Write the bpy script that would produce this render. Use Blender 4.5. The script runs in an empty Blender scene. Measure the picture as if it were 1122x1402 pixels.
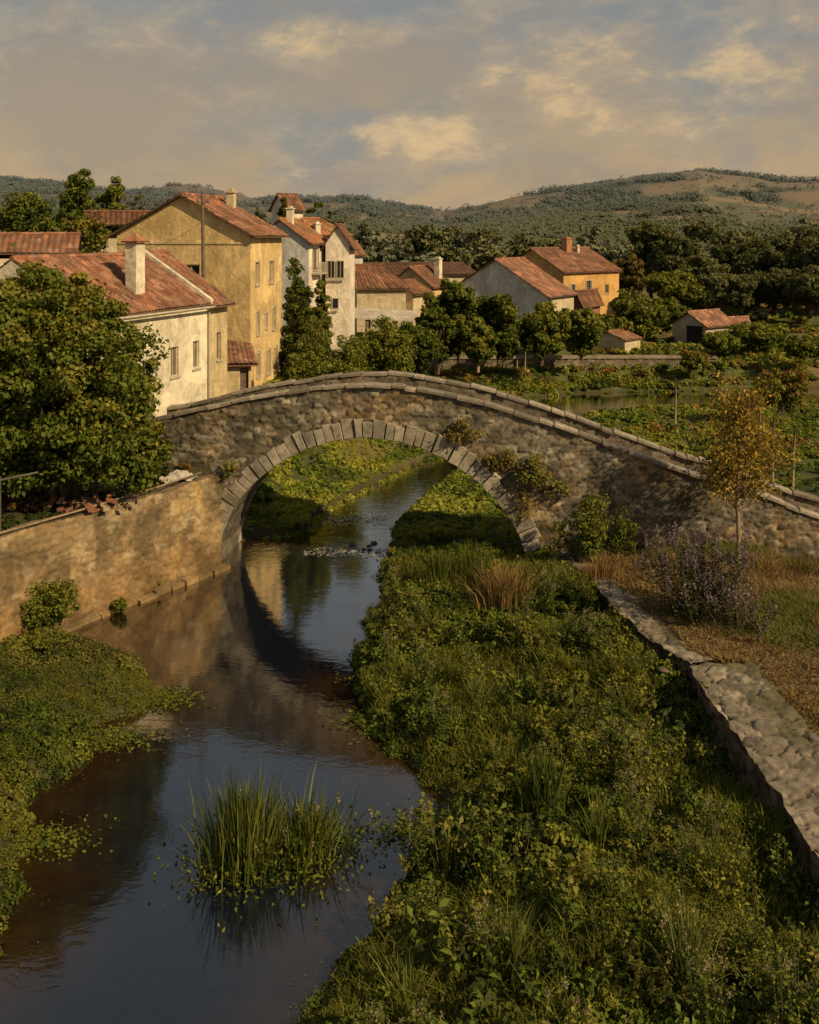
import bpy, math, random
import numpy as np
PI = math.pi
rng = np.random.default_rng(7)
random.seed(7)
SC = bpy.context.scene
COL = SC.collection
F, HC, CX, YH = 1400.0, 12.0, 561.0, 322.0     # survey constants of the view: focal length (px), eye height (m), centre column, horizon row


def gx(x, Y):
    return (x - CX) * Y / F


def gz(y, Y):
    return HC - (y - YH) * Y / F


def gy(y, z=0.0):
    return (HC - z) * F / (y - YH)


# ------------------------------------------------------------------ noise
def _h(ix, iy, s):
    n = (ix.astype(np.int64) * 374761393 + iy.astype(np.int64) * 668265263 + int(s) * 982451653) & 0xffffffff
    n = ((n ^ (n >> 13)) * 1274126177) & 0xffffffff
    n = n ^ (n >> 16)
    return (n & 0xffffff) / float(0xffffff)


def vn(x, y, s=0):
    x = np.asarray(x, float); y = np.asarray(y, float)
    ix = np.floor(x); iy = np.floor(y)
    fx = x - ix; fy = y - iy
    fx = fx * fx * (3 - 2 * fx); fy = fy * fy * (3 - 2 * fy)
    a = _h(ix, iy, s); b = _h(ix + 1, iy, s); c = _h(ix, iy + 1, s); d = _h(ix + 1, iy + 1, s)
    return (a * (1 - fx) + b * fx) * (1 - fy) + (c * (1 - fx) + d * fx) * fy


def fbm(x, y, s=0, o=4):
    r = 0.0; a = 0.5; t = 0.0
    for k in range(o):
        r = r + a * vn(x * 2 ** k, y * 2 ** k, s + k * 17); t += a; a *= 0.5
    return r / t


def sm(x, a=0.0, b=1.0):
    t = np.clip((np.asarray(x, float) - a) / (b - a), 0, 1)
    return t * t * (3 - 2 * t)


def lerp(a, b, t):
    return a + (b - a) * t


def cmix(c0, c1, t):
    c0 = np.asarray(c0, float); c1 = np.asarray(c1, float); t = np.asarray(t, float)[..., None]
    return c0 * (1 - t) + c1 * t


# ------------------------------------------------------------------ materials
def nodes(name):
    m = bpy.data.materials.new(name); m.use_nodes = True
    nt = m.node_tree; nt.nodes.clear()
    return m, nt, nt.nodes, nt.links


def noise_node(nt, scale, detail=4, rough=0.6, vec=None, dist=0.0):
    n = nt.nodes.new('ShaderNodeTexNoise'); n.inputs['Scale'].default_value = scale
    n.inputs['Detail'].default_value = detail; n.inputs['Roughness'].default_value = rough
    n.inputs['Distortion'].default_value = dist
    if vec is not None: nt.links.new(vec, n.inputs['Vector'])
    return n


def mixc(nt, a, b, fac, mode='MIX'):
    n = nt.nodes.new('ShaderNodeMix'); n.data_type = 'RGBA'; n.blend_type = mode
    def put(sock, v):
        if hasattr(v, 'type') and hasattr(v, 'node'): nt.links.new(v, sock)
        elif isinstance(v, (int, float)): sock.default_value = v
        else: sock.default_value = (*v, 1) if len(v) == 3 else v
    put(n.inputs[0], fac); put(n.inputs[6], a); put(n.inputs[7], b)
    return n.outputs[2]


def ramp(nt, fac, stops):
    r = nt.nodes.new('ShaderNodeValToRGB'); e = r.color_ramp.elements
    while len(e) < len(stops): e.new(0.5)
    for k, (p, c) in enumerate(stops):
        e[k].position = p
        e[k].color = (c, c, c, 1) if isinstance(c, (int, float)) else (*c, 1)
    nt.links.new(fac, r.inputs[0])
    return r.outputs[0]


def mat_vc(name, rough=0.85, nscale=3.0, nlo=0.7, nhi=1.25, bscale=12.0, bdist=0.02, color=None, stain=None, spec=0.25, coord='Object', streak=None):
    """colour attribute (or a flat colour) varied by noise, with a noise bump"""
    m, nt, N, L = nodes(name)
    tc = N.new('ShaderNodeTexCoord'); vec = tc.outputs[coord]; nfine = noise_node(nt, nscale * 5.3, 5, 0.7, vec)
    if color is None:
        at = N.new('ShaderNodeAttribute'); at.attribute_name = 'Col'; base = at.outputs['Color']
    else:
        rg = N.new('ShaderNodeRGB'); rg.outputs[0].default_value = (*color, 1); base = rg.outputs[0]
    n1 = noise_node(nt, nscale, 6, 0.65, vec)
    v = ramp(nt, n1.outputs[0], [(0.3, nlo), (0.7, nhi)])
    c = mixc(nt, base, v, 1.0, 'MULTIPLY')
    c = mixc(nt, c, ramp(nt, nfine.outputs[0], [(0.35, 0.82), (0.65, 1.12)]), 1.0, 'MULTIPLY')
    if streak:
        mps = N.new('ShaderNodeMapping'); mps.inputs['Scale'].default_value = (2.2, 2.2, .28); L.new(vec, mps.inputs[0])
        ns = noise_node(nt, 1.6, 6, 0.68, mps.outputs[0]); c = mixc(nt, c, streak[0], ramp(nt, ns.outputs[0], [(0.46, 0.0), (0.72, streak[1])]))
        npx = noise_node(nt, 0.55, 2, 0.4, vec, 1.2); c = mixc(nt, c, tuple(min(1, k * 1.25) for k in (color or (.4, .4, .4))), ramp(nt, npx.outputs[0], [(0.56, 0.0), (0.58, .55)]))
    if stain:
        scol, sscale, amt = stain
        n3 = noise_node(nt, sscale, 5, 0.7, vec, 0.4)
        f = ramp(nt, n3.outputs[0], [(0.42, 0.0), (0.66, amt)])
        c = mixc(nt, c, scol, f)
    p = N.new('ShaderNodeBsdfPrincipled'); p.inputs['Roughness'].default_value = rough
    p.inputs['Specular IOR Level'].default_value = spec
    L.new(c, p.inputs['Base Color'])
    n2 = noise_node(nt, bscale, 6, 0.7, vec)
    b = N.new('ShaderNodeBump'); b.inputs['Strength'].default_value = 0.8; b.inputs['Distance'].default_value = bdist
    L.new(n2.outputs[0], b.inputs['Height']); L.new(b.outputs[0], p.inputs['Normal'])
    o = N.new('ShaderNodeOutputMaterial'); L.new(p.outputs[0], o.inputs[0])
    return m


def mat_leaf(name, trans=0.25, rough=0.55):
    m, nt, N, L = nodes(name)
    at = N.new('ShaderNodeAttribute'); at.attribute_name = 'Col'
    p = N.new('ShaderNodeBsdfPrincipled'); p.inputs['Roughness'].default_value = rough
    p.inputs['Specular IOR Level'].default_value = 0.10
    L.new(at.outputs['Color'], p.inputs['Base Color'])
    t = N.new('ShaderNodeBsdfTranslucent')
    c = mixc(nt, at.outputs['Color'], (1.3, 1.25, 0.5), 1.0, 'MULTIPLY'); L.new(c, t.inputs[0])
    mx = N.new('ShaderNodeMixShader'); mx.inputs[0].default_value = trans
    L.new(p.outputs[0], mx.inputs[1]); L.new(t.outputs[0], mx.inputs[2])
    o = N.new('ShaderNodeOutputMaterial'); L.new(mx.outputs[0], o.inputs[0])
    return m


M = {}
M['leaf'] = mat_leaf('leaf_foliage')
M['blade'] = mat_leaf('grass_blade', 0.3, 0.6)
M['farleaf'] = mat_leaf('far_foliage', 0.05, 0.9)
M['stone'] = mat_vc('rubble_stone', 0.9, 2.2, 0.62, 1.3, 14, 0.03, stain=((0.035, 0.03, 0.018), 0.9, 0.55))
M['cutstone'] = mat_vc('cut_stone', 0.85, 5.0, 0.65, 1.25, 18, 0.02, stain=((0.06, 0.05, 0.03), 1.7, 0.5))
M['ochre_wall'] = mat_vc('ochre_wall_stone', 0.9, 1.4, 0.6, 1.3, 10, 0.035, stain=((0.05, 0.038, 0.018), 0.55, 0.6))
M['tile'] = mat_vc('roof_tile', 0.8, 1.2, 0.65, 1.25, 9, 0.015, stain=((0.10, 0.055, 0.03), 0.8, 0.6))
M['bark'] = mat_vc('bark', 0.9, 6.0, 0.6, 1.3, 25, 0.02, color=(0.085, 0.06, 0.04))
M['palebark'] = mat_vc('pale_bark', 0.8, 5.0, 0.6, 1.25, 25, 0.01, color=(0.26, 0.19, 0.12))
M['wood'] = mat_vc('weathered_wood', 0.8, 3.0, 0.6, 1.3, 20, 0.01, color=(0.14, 0.10, 0.065))
M['pane'] = mat_vc('window_glass', 0.15, 1.0, 0.8, 1.2, 2, 0.002, color=(0.02, 0.022, 0.025), spec=0.6)
M['shade'] = mat_vc('dark_interior', 0.9, 1.0, 0.8, 1.2, 4, 0.01, color=(0.02, 0.016, 0.012))  # near-black sheets that stand in for the shade inside openings
M['frame'] = mat_vc('painted_frame', 0.6, 2.0, 0.8, 1.15, 8, 0.004, color=(0.42, 0.36, 0.27))
M['shutter'] = mat_vc('pale_shutter', 0.7, 2.0, 0.75, 1.15, 30, 0.01, color=(0.15, 0.115, 0.075))
M['metal'] = mat_vc('rusty_metal', 0.6, 4.0, 0.6, 1.3, 12, 0.004, color=(0.09, 0.075, 0.06))
M['dirt'] = mat_vc('packed_dirt', 0.95, 1.5, 0.7, 1.25, 9, 0.05, color=(0.16, 0.115, 0.07))


def stucco(name, c, stain=(0.13, 0.09, 0.05), amt=0.45):
    return mat_vc(name, 0.9, 0.9, 0.78, 1.15, 5.0, 0.05, color=c, stain=(stain, 0.7, amt), streak=(tuple(k * .45 for k in c), .6))


# ------------------------------------------------------------------ object helpers
def tag(o, label=None, cat=None, group=None, kind=None):
    if label: o['label'] = label
    if cat: o['category'] = cat
    if group: o['group'] = group
    if kind: o['kind'] = kind
    return o


def empty(name, loc, rz=0.0, label=None, cat=None, group=None):
    o = bpy.data.objects.new(name, None); COL.objects.link(o)
    o.empty_display_size = 0.3
    o.location = loc; o.rotation_euler = (0, 0, rz)
    return tag(o, label, cat, group)


def mesh_np(name, V, Fq, col=None, mat=None, parent=None, dom='FACE', smooth=False):
    """V (n,3), Fq (m,3|4) int, col per face or per point"""
    V = np.asarray(V, np.float32); Fq = np.asarray(Fq, np.int32)
    me = bpy.data.meshes.new(name); m, k = Fq.shape
    me.vertices.add(len(V)); me.vertices.foreach_set('co', V.ravel())
    me.loops.add(m * k); me.loops.foreach_set('vertex_index', Fq.ravel())
    me.polygons.add(m); me.polygons.foreach_set('loop_start', np.arange(0, m * k, k, dtype=np.int32))
    try: me.polygons.foreach_set('loop_total', np.full(m, k, np.int32))
    except Exception: pass
    me.update(calc_edges=True)
    if smooth: me.polygons.foreach_set('use_smooth', np.ones(m, bool))
    if col is not None:
        a = me.attributes.new('Col', 'FLOAT_COLOR', dom)
        c = np.ones((len(col), 4), np.float32); c[:, :3] = col
        a.data.foreach_set('color', c.ravel())
    if mat is not None: me.materials.append(mat)
    o = bpy.data.objects.new(name, me); COL.objects.link(o)
    if parent is not None: o.parent = parent
    return o


class MB:
    """collects boxes, tubes and quads into one mesh"""
    def __init__(s): s.V = []; s.F = []; s.C = []
    def poly(s, pts, c=(1, 1, 1)):
        n = len(s.V); s.V += [tuple(p) for p in pts]; s.F.append(tuple(range(n, n + len(pts)))); s.C.append(c)
    def hexa(s, p, c=(1, 1, 1)):
        """8 corners: 4 bottom ccw, 4 top ccw"""
        n = len(s.V); s.V += [tuple(q) for q in p]
        for f in ((3, 2, 1, 0), (4, 5, 6, 7), (0, 1, 5, 4), (1, 2, 6, 5), (2, 3, 7, 6), (3, 0, 4, 7)):
            s.F.append(tuple(n + i for i in f)); s.C.append(c)
    def box(s, x0, x1, y0, y1, z0, z1, c=(1, 1, 1)):
        s.hexa([(x0, y0, z0), (x1, y0, z0), (x1, y1, z0), (x0, y1, z0), (x0, y0, z1), (x1, y0, z1), (x1, y1, z1), (x0, y1, z1)], c)
    def tube(s, pts, rad, sides=7, c=(1, 1, 1), cap=True):
        pts = [np.array(p, float) for p in pts]
        if isinstance(rad, (int, float)): rad = [rad] * len(pts)
        n = len(s.V)
        for i, p in enumerate(pts):
            t = pts[min(i + 1, len(pts) - 1)] - pts[max(i - 1, 0)]
            t = t / (np.linalg.norm(t) + 1e-9)
            a = np.cross(t, (0.0, 0.0, 1.0) if abs(t[2]) < 0.9 else (1.0, 0.0, 0.0)); a /= np.linalg.norm(a)
            b = np.cross(t, a)
            for k in range(sides):
                w = 2 * PI * k / sides
                s.V.append(tuple(p + rad[i] * (math.cos(w) * a + math.sin(w) * b)))
        for i in range(len(pts) - 1):
            for k in range(sides):
                k2 = (k + 1) % sides
                s.F.append((n + i * sides + k, n + i * sides + k2, n + (i + 1) * sides + k2, n + (i + 1) * sides + k)); s.C.append(c)
        if cap:
            s.F.append(tuple(n + k for k in range(sides))); s.C.append(c)
            s.F.append(tuple(n + (len(pts) - 1) * sides + k for k in reversed(range(sides)))); s.C.append(c)
    def build(s, name, mat, parent=None, smooth=False):
        me = bpy.data.meshes.new(name); me.from_pydata(s.V, [], s.F); me.update()
        a = me.attributes.new('Col', 'FLOAT_COLOR', 'FACE')
        a.data.foreach_set('color', np.array([(*c[:3], 1.0) for c in s.C], np.float32).ravel())
        if smooth: me.polygons.foreach_set('use_smooth', np.ones(len(s.F), bool))
        me.materials.append(mat)
        o = bpy.data.objects.new(name, me); COL.objects.link(o)
        if parent is not None: o.parent = parent
        return o


def copy_tree(o, parent=None):
    c = o.copy(); COL.objects.link(c); c.parent = parent
    for ch in list(o.children): copy_tree(ch, c)
    return c


# ------------------------------------------------------------------ leaf and blade generators
def unit(v): return v / (np.linalg.norm(v, axis=-1, keepdims=True) + 1e-9)


def leaf_arrays(P, Nrm, size, asp=0.5, r=rng):
    n = len(P); Nrm = unit(Nrm)
    t = unit(np.cross(Nrm, unit(r.normal(size=(n, 3)))))
    b = np.cross(Nrm, t)
    size = np.broadcast_to(size, (n,))[:, None]
    w = size * asp
    fold = Nrm * size * 0.12
    V = np.stack([P - t * size * .5, P + b * w * .5 + fold, P + t * size * .5 - fold, P - b * w * .5 + fold], 1).reshape(-1, 3)
    Fq = np.arange(4 * n).reshape(n, 4)
    return V, Fq


def blade_arrays(P, h, lean, width, r=rng):
    """P base (n,3), h (n,), lean (n,2) horizontal reach of the tip"""
    n = len(P); h = np.broadcast_to(h, (n,)); width = np.broadcast_to(width, (n,))
    a = r.uniform(0, 2 * PI, n); s = np.stack([np.cos(a), np.sin(a), 0 * a], 1) * width[:, None] * .5
    L3 = np.concatenate([lean, np.zeros((n, 1))], 1)
    up = np.array([0, 0, 1.0])
    q = []
    for t, wd in ((0, 1.0), (0.4, 0.9), (0.75, 0.6), (1.0, 0.08)):
        c = P + L3 * (t ** 2) + up * (h[:, None] * (t - 0.18 * t ** 3 * (np.linalg.norm(lean, axis=1) / (h + 1e-6)).clip(0, 1.5)[:, None]))
        q += [c - s * wd, c + s * wd]
    V = np.stack(q, 1).reshape(-1, 3)
    b = (np.arange(n) * 8)[:, None]
    Fq = np.concatenate([b + np.array([[0, 1, 3, 2]]), b + np.array([[2, 3, 5, 4]]), b + np.array([[4, 5, 7, 6]])], 1).reshape(-1, 4)
    return V, Fq


def pick(pal, n, r=rng, jit=0.18):
    pal = np.array(pal, float); c = pal[r.integers(0, len(pal), n)]
    return c * (1 + r.uniform(-jit, jit, (n, 1)))


G_DARK = [(0.048, 0.060, 0.014), (0.062, 0.074, 0.016), (0.038, 0.047, 0.013)]
G_MID = [(0.100, 0.130, 0.016), (0.124, 0.148, 0.018), (0.080, 0.104, 0.016)]
G_OLIVE = [(0.170, 0.172, 0.024), (0.205, 0.190, 0.027), (0.132, 0.140, 0.021)]
G_YEL = [(0.20, 0.17, 0.035), (0.20, 0.17, 0.035), (0.12, 0.12, 0.03)]
G_RUST = [(0.20, 0.11, 0.03), (0.15, 0.085, 0.03), (0.24, 0.15, 0.04)]


def crown(blobs, nclump, nleaf, csize, lsize, pals, r, squash=0.8, asp=0.55, shell=0.45):
    """blobs: (x,y,z,rx,ry,rz). Leaves sit on the outside of many small clumps spread through the blobs"""
    B = np.array(blobs, float)
    vol = B[:, 3] * B[:, 4] * B[:, 5]; pr = vol ** (2 / 3.); pr /= pr.sum()
    k = r.choice(len(B), nclump, p=pr)
    d = unit(r.normal(size=(nclump, 3)))
    rad = shell + (1 - shell) * r.uniform(0, 1, nclump) ** 0.5
    rad *= 1 + 0.22 * (r.uniform(-1, 1, nclump))
    Cc = B[k, :3] + d * rad[:, None] * B[k, 3:6]
    cs = csize * r.uniform(0.6, 1.5, nclump)
    tone = r.uniform(0, 1, nclump)
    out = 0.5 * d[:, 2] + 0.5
    ci = r.integers(0, nclump, nleaf)
    dl = unit(r.normal(size=(nleaf, 3)))
    P = Cc[ci] + dl * (cs[ci] * r.uniform(0.55, 1.05, nleaf))[:, None] * np.array([1, 1, squash])
    Nn = dl * 0.8 + r.normal(size=(nleaf, 3)) * 0.55 + np.array([0, 0, 0.35])
    V, Fq = leaf_arrays(P, Nn, lsize * r.uniform(0.65, 1.35, nleaf), asp, r)
    cs_ = csize; t = np.clip(0.35 * tone[ci] + 0.35 * out[ci] + 0.3 * (dl[:, 2] * .5 + .5) + r.uniform(-.12, .12, nleaf), 0, 0.999)  # top light put into the colour: upward leaves take later, lighter palettes
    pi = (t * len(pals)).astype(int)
    C = np.zeros((nleaf, 3))
    for j, pl in enumerate(pals):
        mk = pi == j
        C[mk] = pick(pl, mk.sum(), r)
    return V, Fq, C, Cc


def tree(name, loc, h, blobs, nclump, nleaf, csize, lsize, pals, label=None, cat='tree', group=None, trunk_r=0.16, seed=1, bark='bark', nlimb=7, trunk_h=None, stems=1, scale=1.0, leafmat='leaf', asp=0.55, shell=0.45):
    r = np.random.default_rng(seed)
    root = empty(name, loc, 0, label, cat, group); root.scale = (scale,) * 3
    V, Fq, C, Cc = crown(blobs, nclump, nleaf, csize, lsize, pals, r, asp=asp, shell=shell)
    mesh_np('crown', V, Fq, C, M[leafmat], root)
    mb = MB(); th = trunk_h or h * 0.45
    for s in range(stems):
        bx, by = (0, 0) if stems == 1 else (r.uniform(-.35, .35) * h * .12, r.uniform(-.3, .3) * h * .12)
        top = np.array([r.uniform(-.08, .08) * h + bx * 2, r.uniform(-.06, .06) * h + by * 2, th])
        p0 = np.array([bx, by, -0.3]); mid = (p0 + top) / 2 + r.uniform(-.04, .04, 3) * h
        mb.tube([p0, mid, top], [trunk_r * 1.25, trunk_r, trunk_r * .7], 8)
        idx = r.choice(len(Cc), min(nlimb, len(Cc)), replace=False)
        for i in idx:
            e = Cc[i]; m1 = top * .5 + e * .5 + r.uniform(-.06, .06, 3) * h
            st = p0 + (top - p0) * r.uniform(.6, 1.0)
            mb.tube([st, m1 * .8 + st * .2, e], [trunk_r * .6, trunk_r * .35, trunk_r * .08], 5)
    mb.build('trunk', M[bark], root, True)
    return root


# ------------------------------------------------------------------ masonry
def cells(u, v, cw, ch, seed, p=3.2):
    F1 = np.full(u.shape, 9.0); F2 = np.full(u.shape, 9.0); ID = np.zeros(u.shape)
    iv0 = np.floor(v / ch)
    for dv in (-1, 0, 1):
        iv = iv0 + dv
        off = 0.5 * np.mod(iv, 2)
        iu0 = np.floor(u / cw + off)
        for du in (-1, 0, 1):
            iu = iu0 + du
            j1 = _h(iu, iv, seed); j2 = _h(iu, iv, seed + 5)
            cu = (iu - off + 0.5 + (j1 - .5) * 0.75); cv = iv + 0.5 + (j2 - .5) * 0.6
            d = (np.abs(u / cw - cu) ** p + np.abs(v / ch - cv) ** p) ** (1 / p)
            rid = _h(iu, iv, seed + 9)
            new = d < F1
            F2 = np.where(new, F1, np.minimum(F2, d)); ID = np.where(new, rid, ID); F1 = np.where(new, d, F1)
    return F1, F2, ID


def masonry(name, pos, nrm, u0, u1, v0, v1, step, pal, mortar, relief=0.06, cw=0.42, ch=0.26, seed=1, mat='stone', parent=None, top=None, bot=None, mask=None, tint=None, rough=0.35, jw=0.14):
    nu = int((u1 - u0) / step) + 2; nv = int((v1 - v0) / step) + 2
    U, Vv = np.meshgrid(np.linspace(u0, u1, nu), np.linspace(v0, v1, nv), indexing='ij')
    Vr = Vv.copy()
    if top is not None: Vr = np.minimum(Vr, top(U))
    if bot is not None: Vr = np.maximum(Vr, bot(U))
    wu = U + 0.16 * (fbm(U * 3, Vr * 3, seed + 40, 3) - .5) * 2 * cw; wv = Vr + 0.5 * ch * (fbm(U * 1.6, Vr * 3, seed + 41, 3) - .5) * 2
    F1, F2, ID = cells(wu, wv, cw, ch, seed)
    joint = sm(F2 - F1, 0.0, jw) * (0.8 + 0.2 * sm(fbm(U * 1.3, Vr * 1.3, seed + 50, 3), .38, .52))
    R2 = np.mod(ID * 7.13, 1.0); R3 = np.mod(ID * 13.7, 1.0)
    dsp = relief * (joint - 1) + relief * 0.8 * (R2 - .5) * joint + relief * rough * (fbm(U * 7, Vr * 7, seed + 3, 3) - .5)
    pal = np.array(pal, float)
    c = pal[np.clip((ID * len(pal)).astype(int), 0, len(pal) - 1)] * (0.72 + 0.56 * R3[..., None])
    c = c * (0.8 + .4 * fbm(U * 5, Vr * 5, seed + 8, 2))[..., None]
    if tint is not None: c = tint(U, Vr, c)
    c = c * joint[..., None] + (np.array(mortar) * .55 + c * .18) * (1 - joint[..., None])
    Pp = pos(U, Vr) + nrm(U, Vr) * dsp[..., None]
    idx = np.arange(nu * nv).reshape(nu, nv)
    Q = np.stack([idx[:-1, :-1], idx[1:, :-1], idx[1:, 1:], idx[:-1, 1:]], -1).reshape(-1, 4)
    keep = np.ones(len(Q), bool)
    Vf = Vr.ravel()
    keep &= ~((Vf[Q[:, 0]] == Vf[Q[:, 3]]) & (Vf[Q[:, 1]] == Vf[Q[:, 2]]))
    if mask is not None:
        mk = mask(U, Vr).ravel(); keep &= mk[Q].all(1)
    Q = Q[keep]
    return mesh_np(name, Pp.reshape(-1, 3), Q, c.reshape(-1, 3), M[mat], parent, 'POINT')


def plane_pos(o, u, w=(0, 0, 1)):
    o = np.array(o, float); u = np.array(u, float); w = np.array(w, float)
    return lambda U, V: o + U[..., None] * u + V[..., None] * w


def const(n):
    n = np.array(n, float)
    return lambda U, V: np.broadcast_to(n, U.shape + (3,))
# ================================================================== SETTING
WATER = np.array([(-7.6, 2), (-7.4, 16.4), (-7.0, 17.0), (-7.3, 17.7), (-7.2, 18.6), (-7.7, 19.4), (-7.5, 20.3), (-8.1, 21.1), (-8.3, 22.0), (-7.7, 22.6), (-7.5, 23.7), (-8.1, 24.3), (-7.6, 25.2), (-6.8, 25.7), (-6.6, 26.6), (-7.2, 27.4),
                  (-8.0, 28.9), (-9.9, 30.2), (-11.4, 31.0), (-9.9, 32.6), (-7.5, 36.6), (-7.2, 40.2), (-5.4, 40.6), (-4.1, 41.2), (-4.1, 43.0), (-3.2, 45.8), (-.9, 51.2), (1.0, 55),
                  (5, 65), (8, 74.5), (12, 77.5), (20, 78.5), (45, 82), (45, 76), (20, 70.5), (12.5, 68), (9.5, 63.5), (5.9, 57), (3.7, 52.8), (1.9, 49.7), (0.7, 45.6),
                  (-.3, 42.2), (-.6, 38.8), (-.7, 37.5), (-1.0, 31.8), (-1.3, 26.3), (-.1, 23.5), (.9, 21.6), (.4, 18.9), (-1.0, 16.7), (-1.3, 15.6), (-.8, 2)], float)


def sdist(X, Y, poly=WATER, closed=True):
    X = np.asarray(X, float); Y = np.asarray(Y, float)
    d2 = np.full(X.shape, 1e12); ins = np.zeros(X.shape, bool)
    n = len(poly)
    for i in range(n if closed else n - 1):
        a = poly[i]; b = poly[(i + 1) % n]; e = b - a
        t = np.clip(((X - a[0]) * e[0] + (Y - a[1]) * e[1]) / (e @ e), 0, 1)
        d2 = np.minimum(d2, (X - a[0] - t * e[0]) ** 2 + (Y - a[1] - t * e[1]) ** 2)
        c = (a[1] > Y) != (b[1] > Y)
        with np.errstate(divide='ignore', invalid='ignore'):
            ins ^= c & (X < (b[0] - a[0]) * (Y - a[1]) / (b[1] - a[1] + 1e-12) + a[0])
    return np.where(ins, -1, 1) * np.sqrt(d2)


# bridge frame
BC = np.array([-1.44, 36.1]); BU = np.array([.9912, -.132]); BV = np.array([.132, .9912])
BW = 3.3; AH = 5.65; RISE = 4.85; RINGT = 0.62


def px_to_s(x):
    k = (x - CX) / F            # (BCx+u s)/(BCy+..)=k
    return (k * BC[1] - BC[0]) / (BU[0] - k * BU[1])


_tp = [(188, 576), (240, 566), (330, 545), (400, 533), (460, 526), (505, 523), (560, 529), (660, 548), (760, 580), (840, 609), (930, 640), (1035, 672), (1121, 706)]
_S = np.array([px_to_s(x) for x, y in _tp]); _Z = np.array([gz(y, BC[1] + BU[1] * s) for (x, y), s in zip(_tp, _S)])
S0, S1 = _S[0], 21.0
_S = np.append(_S, [17.5, 21.0]); _Z = np.append(_Z, [_Z[-1] - .45, _Z[-1] - .9])
_ss = np.linspace(S0, S1, 300); _zz = np.interp(_ss, _S, _Z)
_k = np.hanning(25); _k /= _k.sum(); _zz = np.convolve(np.pad(_zz, 12, mode='edge'), _k, 'valid')


def TOP(s): return np.interp(s, _ss, _zz)


RT = np.array([(6.9, -5), (6.9, 22), (6.75, 24.1), (6.1, 27.1), (5.4, 34.0), (5.2, 36)], float)      # right terrace edge
LW0 = np.array([-6.75, 36.75]); LWD = np.array([-.549, -.836]); LWN = np.array([.836, -.549])         # left river wall


def rt_x(Y): return np.interp(Y, RT[:, 1], RT[:, 0])


HPX = [(-700, 262), (-300, 255), (0, 253), (60, 257), (120, 267), (200, 275), (240, 273), (350, 290), (450, 282), (500, 280), (560, 292), (610, 297), (680, 284), (760, 269), (820, 262), (880, 252), (957, 243), (1010, 250), (1060, 256), (1122, 257), (1400, 262), (1900, 280)]
_ha = np.array([(x - CX) / F for x, y in HPX]); _he = np.array([(YH - y) / F for x, y in HPX])


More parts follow.
